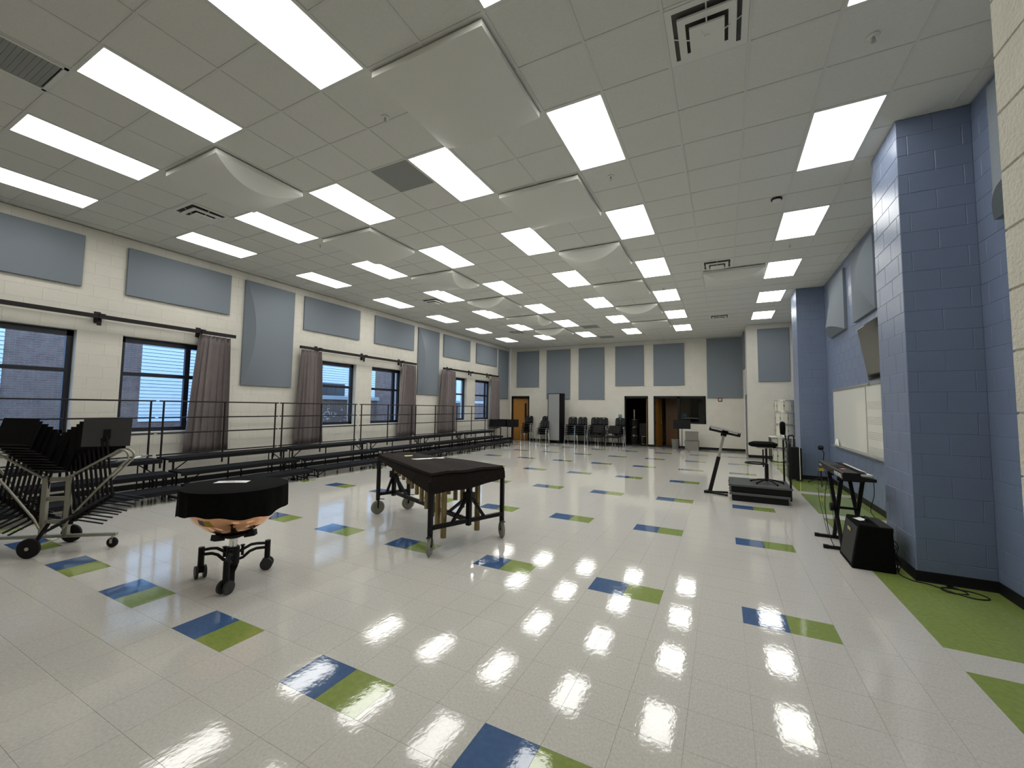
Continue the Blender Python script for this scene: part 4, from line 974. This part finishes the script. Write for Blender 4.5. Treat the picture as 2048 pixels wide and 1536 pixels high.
B().tube([(0.17, 0.20, 0.450), (0.18, 0.20, 0.475), (0.20, 0.26, 0.485), (0.20, 0.34, 0.475), (0.20, 0.36, 0.45)], 0.013, 8).build('carry_handle', BLACKP, ap)
B().box((0.25, 0.02, 0.40), (0.352, 0.50, 0.447)).build('control_strip', BLACKP, ap, smooth=False)
pn = MB().grid(lambda u, v: (-0.035+0.07*u, -0.06+0.12*v, 0.001+0.012*u*u), 4, 4).build('paper_scrap', PAPER); pn.location = (10.20, 4.56, 0.4555); pn.rotation_euler = (0, 0, 0.3); tag(pn, 'small curled white paper scrap on top of the black amplifier', 'paper')
def smoothpts(pts, n=6):
    pts = [Vector(p) for p in pts]; out_ = []
    for i in range(len(pts)-1):
        p0, p1, p2, p3 = pts[max(i-1, 0)], pts[i], pts[i+1], pts[min(i+2, len(pts)-1)]
        for k in range(n):
            t = k/n; out_.append(0.5*((2*p1)+(p2-p0)*t+(2*p0-5*p1+4*p2-p3)*t*t+(3*p1-p0-3*p2+p3)*t*t*t))
    return out_+[pts[-1]]
def cable(name, pts, label, r=0.004): return tag(B().tube(smoothpts(pts), r, 6).build(name, RUBBERB), label, 'cable')
cable('signal_cable', [(10.075, 5.05, 0.91), (10.03, 5.05, 0.88), (9.99, 5.10, 0.55), (10.0, 5.05, 0.25), (10.03, 4.98, 0.06), (10.08, 4.90, 0.008)], 'thin black cable hanging from the keyboard back past the stand foot')
cable('signal_cable', [(10.08, 5.72, 0.90), (10.04, 5.72, 0.86), (10.02, 5.66, 0.5), (10.06, 5.6, 0.2), (10.08, 5.45, 0.03), (10.14, 5.5, 0.10), (10.13, 5.55, 0.5), (10.09, 5.62, 0.84)], 'thin black cable looping under the keyboard down to the green tiles', 0.003)
cable('signal_cable', [(10.11, 5.05, 0.947), (10.18, 5.12, 0.95), (10.24, 5.0, 0.95), (10.34, 4.92, 0.925), (10.392, 4.86, 0.90), (10.40, 4.84, 0.7), (10.36, 4.83, 0.52), (10.37, 4.72, 0.46)], 'black cable crossing the keyboard keys and dropping onto the amplifier')
cable('electric_cable', [(10.425, 4.45, 0.30), (10.46, 4.50, 0.2), (10.45, 4.4, 0.1), (10.47, 4.45, 0.02), (10.44, 4.3, 0.006), (10.50, 4.16, 0.006), (10.60, 4.12, 0.006), (10.72, 3.98, 0.006), (10.83, 3.90, 0.006), (10.94, 3.95, 0.006), (10.90, 4.06, 0.006), (10.76, 4.10, 0.006), (10.66, 4.06, 0.008), (10.68, 3.97, 0.006), (10.80, 3.97, 0.010), (10.82, 4.06, 0.006), (10.75, 4.13, 0.012)], 'black power cord coiled on the green tiles in front of the near pilaster', 0.005)
for k in range(4):
    a = random.random(); cable('electric_cable', [(10.425, 4.40+0.06*k, 0.32-0.05*k), (10.47, 4.42+0.05*k, 0.25-0.03*k), (10.445, 4.38+0.07*k, 0.16), (10.48, 4.40+0.05*k, 0.08), (10.45, 4.37+0.06*k, 0.006)], 'black cord in the tangle hanging behind the amplifier, %s from its near side' % ORD[k], 0.004)
o = B().box((-0.02, -0.015, 0), (0.02, 0.015, 0.03)).cyl((0, 0, 0.03), (0, 0, 0.04), 0.01).build('power_plug', BLACKP, smooth=False); o.location = (10.75, 4.14, 0.0); tag(o, 'small black power plug lying at the foot of the near pilaster', 'plug')
# tripod with a clip-on lamp behind the keyboard
tr = thing('tripod_stand', 'small black tripod stand with a yellow tag and a clip lamp near the far pilaster', 'stand', (10.82, 10.36, 0))
for a in (0.4, 2.5, 4.6): B().bar((0, 0, 0.16), (0.26*math.cos(a), 0.26*math.sin(a), 0.012), 0.02).cyl((0.26*math.cos(a), 0.26*math.sin(a), 0), (0.26*math.cos(a), 0.26*math.sin(a), 0.03), 0.014, n=8).build('leg', BLACKM, tr)
B().cyl((0, 0, 0.10), (0, 0, 0.45), 0.012).build('post', BLACKM, tr)
B().box((-0.05, -0.02, 0.30), (0.05, 0.02, 0.36)).build('yellow_tag', mat('yellow_tag', (0.45, 0.33, 0.04), 0.5), tr, smooth=False)
B().tube([(0, 0, 0.44), (0.05, -0.02, 0.55), (0.06, -0.04, 0.70), (0.02, -0.06, 0.80)], 0.009, 8).build('gooseneck', BLACKM, tr)
B().lathe([(0.02, -0.05), (0.05, -0.04), (0.055, 0.03), (0.03, 0.05)], 14, (0.0, -0.07, 0.82), axis='x').build('lamp_head', BLACKP, tr)

# ------------------------------------------------------------------ stacked drums and black case beside the far pilaster
def drum(x, y, z0, r, h, label, grp='white marching drums in a stack'):
    d = thing('marching_drum', label, 'drum', (x, y, z0), random.random(), grp)
    B().lathe([(r*0.97, 0.02), (r*0.97, h-0.02)], 32).build('shell', DRUMW, d)
    for z in (0.012, h-0.03): B().lathe([(r*0.975, z), (r+0.006, z), (r+0.008, z+0.009), (r+0.006, z+0.018), (r*0.975, z+0.018)], 32).build('hoop', CHROME, d)
    for k in range(8):
        a = 2*math.pi*k/8; c, s = math.cos(a), math.sin(a); rr = r+0.006
        t_ = B().cyl((rr*c, rr*s, 0.015), (rr*c, rr*s, h-0.015), 0.0055, n=6).build('tension_rod', CHROME, d)
        B().bar((rr*c, rr*s, h*0.42), (rr*c, rr*s, h*0.58), 0.022, 0.026).build('lug', CHROME, t_, smooth=False)
    B().lathe([(0.01, h-0.012), (r*0.96, h-0.012), (r*0.96, h-0.008), (0.01, h-0.008)], 24).build('drum_head', PAPER, d)
    B().box((r*0.95, -0.03, h*0.4), (r*0.99, 0.03, h*0.6)).build('badge', BLACKP, d, smooth=False)
DX, DY = 10.64, 14.90
drum(DX-0.08, DY, 0.0, 0.26, 0.39, 'white drum with chrome hoops standing on the floor under the drum stack')
drum(DX-0.08, DY, 0.392, 0.26, 0.38, 'white drum second from the floor in the drum stack, below the white board')
tag(B().box((10.22, 14.62, 0.775), (10.98, 15.18, 0.805)).build('shelf_board', PAPER, smooth=False, bevel=0.004), 'white board lying across the drum stack beneath the upper three drums', 'board')
for k in range(3): drum(DX+0.02, DY, 0.807+k*0.397, 0.265, 0.395, 'white chrome-hooped drum, %s one above the white board' % ('lowest', 'middle', 'topmost')[k])
for (x, y) in ((10.24, 14.65), (10.96, 14.65), (10.24, 15.15), (10.96, 15.15)):
    tag(B().bar((x, y, 0.0), (x, y, 0.774), 0.03).build('support_leg', BLACKM, smooth=False), 'thin black leg under the %s corner of the white drum board' % ('near left' if (x < 10.5 and y < 15) else 'near right' if y < 15 else 'wall-side left' if x < 10.5 else 'wall-side right'), 'leg', 'board support legs')
bc = thing('folded_stage_cart', 'folded black stage cart with a cream edge strip beside the far pilaster', 'cart', (10.24, 10.62, 0))
B().box((0, 0, 0.03), (0.22, 0.28, 0.78)).build('folded_panel', BLACKP, bc, smooth=False, bevel=0.006)
B().box((0.222, 0.0, 0.03), (0.238, 0.05, 0.78)).build('edge_strip', DRUMW, bc, smooth=False)
B().box((0.238, 0.01, 0.02), (0.275, 0.28, 0.76)).build('folded_panel', BLACKM, bc, smooth=False)
B().tube([(0.02, 0.03, 0.77), (0.02, 0.03, 1.02), (0.04, 0.06, 1.05), (0.13, 0.2, 1.05), (0.15, 0.22, 1.02), (0.15, 0.22, 0.77)], 0.014, 8).build('handle', BLACKM, bc)
for (x, y) in ((0.04, 0.04), (0.04, 0.24), (0.2, 0.04), (0.2, 0.24)): B().cyl((x-0.012, y, 0.025), (x+0.012, y, 0.025), 0.025, n=14).build('wheel', RUBBERB, bc)

# ------------------------------------------------------------------ chairs by the end wall
def make_chair():
    r = thing('stacking_chair', 'x', 'chair', (0, 0, 0), 0)
    # local: chair faces -y, width along x; shell of seat and back
    def seat(u, v):
        x = (-0.215+0.43*u); y = -0.20+0.40*v
        return (x, y, 0.435+0.016*(2*u-1)**2-0.025*max(0, 0.25-v)*4*0.6+0.01*v)
    s = B().grid(seat, 8, 8).build('seat', CHAIRP, r); so = s.modifiers.new('t', 'SOLIDIFY'); so.thickness = 0.010
    rects = [(0.0, 0.36, 0.0, 1.0), (0.64, 1.0, 0.0, 1.0), (0.36, 0.64, 0.0, 0.84), (0.36, 0.64, 0.92, 1.0)]
    def bp(u, v):
        hw = 0.205+0.010*math.sin(math.pi*v); 
        if v > 0.85: hw -= 0.055*((v-0.85)/0.15)**2
        return ((2*u-1)*hw, 0.20+0.085*v-0.05*(1-(2*u-1)**2)*-0.5+0.01, 0.455+0.345*v)
    mb = MB()
    for (u0, u1, v0, v1) in rects: mb.grid(lambda a, b: bp(u0+(u1-u0)*a, v0+(v1-v0)*b), 4, 6)
    bk_ = mb.build('backrest', CHAIRP, r); so = bk_.modifiers.new('t', 'SOLIDIFY'); so.thickness = 0.009
    for sx in (-1, 1):
        B().tube([(sx*0.235, -0.23, 0.0), (sx*0.225, -0.18, 0.40), (sx*0.215, -0.15, 0.425), (sx*0.21, 0.12, 0.425)], 0.0135, 8).build('front_leg', CHROME, r)
        B().tube([(sx*0.225, 0.26, 0.0), (sx*0.215, 0.15, 0.40), (sx*0.205, 0.10, 0.425), (sx*0.205, -0.06, 0.42)], 0.0135, 8).build('rear_leg', CHROME, r)
    B().tube([(-0.21, -0.13, 0.418), (0.21, -0.13, 0.418)], 0.010, 8).build('cross_tube', CHROME, r)
    return r
CH0 = None
STACKS = [(0.40, 17.30, 6, 'in front of the closed wooden door', 0.05), (1.22, 17.50, 6, 'against the wall between the wooden door and the divider', 0.0), (1.53, 16.55, 4, 'standing forward of the wall, left of the rolling divider', 0.03),
          (2.70, 17.10, 6, 'just right of the rolling divider, front row', 0.0), (3.02, 17.58, 6, 'right of the rolling divider, touching the wall', 0.0), (3.20, 17.02, 6, 'front row beside the first arm chair', 0.03), (3.66, 17.52, 6, 'wall row behind the front stacks, by the first arm chair', 0.0),
          (4.02, 17.48, 6, 'behind the first arm chair', 0.0), (4.78, 17.50, 6, 'behind the second arm chair, by the blue sign', 0.0)]
STACKS = [list(s) for s in STACKS]
shortn = ['by the wooden door', 'at the wall left of the divider', 'in front, left of the divider', 'in front, right of the divider', 'at the wall right of the divider', 'in front, next to an arm chair', 'at the wall between stacks', 'behind the first arm chair', 'behind the second arm chair']
for (x, y, n, where, a), sn in zip(STACKS, shortn):
    for k in range(n):
        lab = 'black chair, %s up in the stack %s' % (ORD[k], sn)
        p = (x, y+0.004*k, 0.085*k)
        if CH0 is None: CH0 = make_chair(); CH0.location = p; CH0.rotation_euler = (0, 0, a); CH0['label'] = lab; CH0['group'] = 'stacked chairs by the end wall'
        else: dup(CH0, p, a, lab, 'stacked chairs by the end wall')
def arm_chair(x, y, a, label):
    r = thing('arm_chair', label, 'chair', (x, y, 0), a, 'grey arm chairs by the end wall')
    B().box((-0.26, -0.25, 0.40), (0.26, 0.22, 0.465)).build('seat', CHAIRF, r, bevel=0.02)
    def bp(u, v): return ((2*u-1)*(0.26-0.03*v*v), 0.20+0.10*v-0.03*(1-(2*u-1)**2)+0.02, 0.55+0.34*v+0.0*u)
    b = B().grid(bp, 10, 8).build('backrest', CHAIRF, r); so = b.modifiers.new('t', 'SOLIDIFY'); so.thickness = 0.04
    for sx in (-1, 1):
        B().tube([(sx*0.29, -0.26, 0.02), (sx*0.29, -0.25, 0.62), (sx*0.29, -0.20, 0.655), (sx*0.29, 0.16, 0.66), (sx*0.28, 0.22, 0.64)], 0.016, 8).build('front_leg_and_arm', BLACKP, r)
        B().box((sx*0.29-0.022, -0.22, 0.66), (sx*0.29+0.022, 0.14, 0.69)).build('arm_pad', BLACKP, r, bevel=0.008)
        B().tube([(sx*0.28, 0.28, 0.02), (sx*0.28, 0.20, 0.42), (sx*0.27, 0.28, 0.86)], 0.015, 8).build('rear_leg', BLACKP, r)
        for yy in (-0.26, 0.28): B().cyl((sx*0.29-0.014, yy, 0.025), (sx*0.29+0.014, yy, 0.025), 0.025, n=12).build('caster', RUBBERB, r)
    B().bar((-0.28, -0.10, 0.39), (0.28, -0.10, 0.39), 0.03).bar((-0.27, 0.20, 0.41), (0.27, 0.20, 0.41), 0.03).build('seat_frame', BLACKP, r, smooth=False)
arm_chair(3.97, 16.86, 0.02, 'dark grey upholstered arm chair nearer the rolling divider'); arm_chair(4.66, 16.92, 0.0, 'dark grey upholstered arm chair nearer the blue door sign')

# ------------------------------------------------------------------ rolling divider
dv = thing('rolling_divider', 'tall grey fabric rolling room divider folded up with black edges', 'divider', (1.92, 17.10, 0), math.radians(-6))
for k in range(5):
    y = -0.10+0.075*k; x0 = -0.33+0.02*k
    p = B().box((x0+0.03, y, 0.14), (x0+0.60, y+0.05, 2.28)).build('fabric_panel', GREYFAB, dv, smooth=False)
    B().box((x0, y-0.004, 0.10), (x0+0.03, y+0.054, 2.31)).box((x0+0.60, y-0.004, 0.10), (x0+0.63, y+0.054, 2.31)).box((x0, y-0.004, 2.28), (x0+0.63, y+0.054, 2.31)).box((x0, y-0.004, 0.10), (x0+0.63, y+0.054, 0.14)).build('panel_frame', BLACKM, p, smooth=False)
    for x in (x0+0.08, x0+0.55): B().cyl((x, y+0.01, 0.03), (x, y+0.04, 0.03), 0.03, n=12).bar((x, y+0.025, 0.03), (x, y+0.025, 0.11), 0.02).build('caster', BLACKM, p)
for sx in (-1, 1):
    B().tube([(sx*0.34, 0.06, 0.5), (sx*0.42, 0.04, 0.75), (sx*0.42, 0.04, 0.9), (sx*0.34, 0.06, 0.98)], 0.012, 8).build('side_handle', BLACKM, dv)

# ------------------------------------------------------------------ office side: signs, bin, boxes, cabinet
o = thing('room_sign', 'small blue square room sign on the wall left of the storeroom doorway', 'sign', (4.755, YF-0.002, 1.30))
B().box((-0.075, -0.008, -0.075), (0.075, 0, 0.075)).build('plate', SIGNB, o, smooth=False, bevel=0.003); B().box((-0.04, -0.010, -0.01), (0.04, -0.008, 0.035)).build('raised_print', SIGNT, o, smooth=False)
o = thing('fire_alarm_strobe', 'small red framed fire alarm strobe below the tall end-wall panel', 'alarm', (8.79, YF-0.002, 2.06))
B().box((-0.075, -0.03, -0.075), (0.075, 0, 0.075)).build('housing', REDP, o, smooth=False, bevel=0.006); B().box((-0.045, -0.045, -0.045), (0.045, -0.03, 0.045)).build('lens', mat('strobe_lens', (0.5, 0.47, 0.44), 0.2), o, smooth=False, bevel=0.006)
tb = thing('waste_bin', 'grey plastic waste bin beside the office door', 'bin', (7.10, 17.45, 0))
B().lathe([(0.02, 0.0), (0.115, 0.0), (0.12, 0.01), (0.145, 0.40), (0.135, 0.40), (0.11, 0.02), (0.02, 0.015)], 24).build('bin_body', GREYP, tb); B().lathe([(0.143, 0.385), (0.152, 0.388), (0.152, 0.405), (0.135, 0.405)], 24, cap=False).build('rim', GREYP, tb)
for (z0, w_, h_, yy, lab) in ((0.0, 0.50, 0.37, 17.16, 'lower grey storage box below the office window'), (0.402, 0.46, 0.34, 17.20, 'upper grey storage box, on top of another box under the office window')):
    bx = thing('storage_box', lab, 'box', (7.74, yy, z0), 0, 'grey boxes under the office window')
    B().box((-w_/2, 0, 0), (w_/2, 0.36, h_)).build('box_body', CARDB, bx, smooth=False); B().box((-w_/2-0.006, -0.006, h_-0.09), (w_/2+0.006, 0.366, h_+0.006)).build('lid', CARDB, bx, smooth=False)
cb = thing('wardrobe_cabinet', 'tall brown wooden two-door cabinet inside the office', 'cabinet', (7.02, 19.40, 0))
B().box((-0.50, 0.02, 0.0), (0.55, 0.5, 2.45)).build('body', WOODC, cb, smooth=False)
for (x0, x1, hx) in ((-0.50, 0.02, -0.03), (0.03, 0.55, 0.08)):
    d = B().box((x0, 0.0, 0.10), (x1, 0.02, 2.45)).build('cabinet_door', WOODC, cb, smooth=False, bevel=0.003)
    B().cyl((hx, 0, 1.12), (hx, -0.03, 1.12), 0.018, n=12).build('knob', SATIN, d)
sh = tag(B().box((7.30, 18.16, 1.26), (7.95, 18.40, 1.29)).build('office_shelf', PAPER, smooth=False), 'white shelf inside the office window', 'shelf')
tbx = thing('tissue_box', 'teal box on a ledge behind the office window', 'box', (7.42, 18.20, 1.291)); B().box((-0.09, 0, -0.0), (0.09, 0.12, 0.17)).build('carton', TEAL, tbx, smooth=False); B().box((-0.04, -0.002, 0.08), (0.04, 0.0, 0.13)).build('label_print', SIGNT, tbx, smooth=False)
tag(B().box((7.95, 18.9, 0), (8.65, 19.5, 2.0)).build('office_locker', OFFW, smooth=False, bevel=0.01), 'pale grey locker in the dim office behind the glass', 'locker')
# instruments in the dark storeroom
for n, (x, y, r, h, z) in enumerate(((5.22, 18.55, 0.20, 0.42, 0.0), (5.22, 18.55, 0.18, 0.36, 0.44), (5.66, 18.60, 0.20, 0.36, 0.05), (5.24, 18.57, 0.19, 0.34, 0.82))):
    d = thing('black_drum', 'black drum with chrome fittings in the dark storeroom, %s' % ('lowest in the tall pile', 'second in the tall pile', 'standing alone', 'third in the tall pile')[n], 'drum', (x, y, z), 0, 'black drums in the storeroom')
    B().lathe([(r*0.97, 0.01), (r*0.97, h-0.01)], 28).build('shell', BLACKP, d)
    for zz in (0.0, h-0.02): B().lathe([(r*0.95, zz), (r+0.006, zz), (r+0.006, zz+0.02), (r*0.95, zz+0.02)], 28).build('hoop', CHROME, d)
    for k in range(6):
        a = 2*math.pi*k/6+0.3; B().cyl((r*math.cos(a), r*math.sin(a), 0.01), (r*math.cos(a), r*math.sin(a), h-0.01), 0.008, n=6).build('tension_rod', CHROME, d)
tag(B().lathe([(0.02, 0.0), (0.05, 0.01), (0.05, 0.44), (0.02, 0.46)], 16, (5.26, 18.50, 1.17)).build('chrome_cylinder', CHROME), 'shiny upright chrome tube on top of the storeroom drum pile', 'tube')
tag(B().box((5.48, 18.5, 0.42), (5.86, 18.9, 0.98)).build('instrument_case', BLACKP, smooth=False, bevel=0.02), 'black instrument case resting on the lone storeroom drum', 'case')
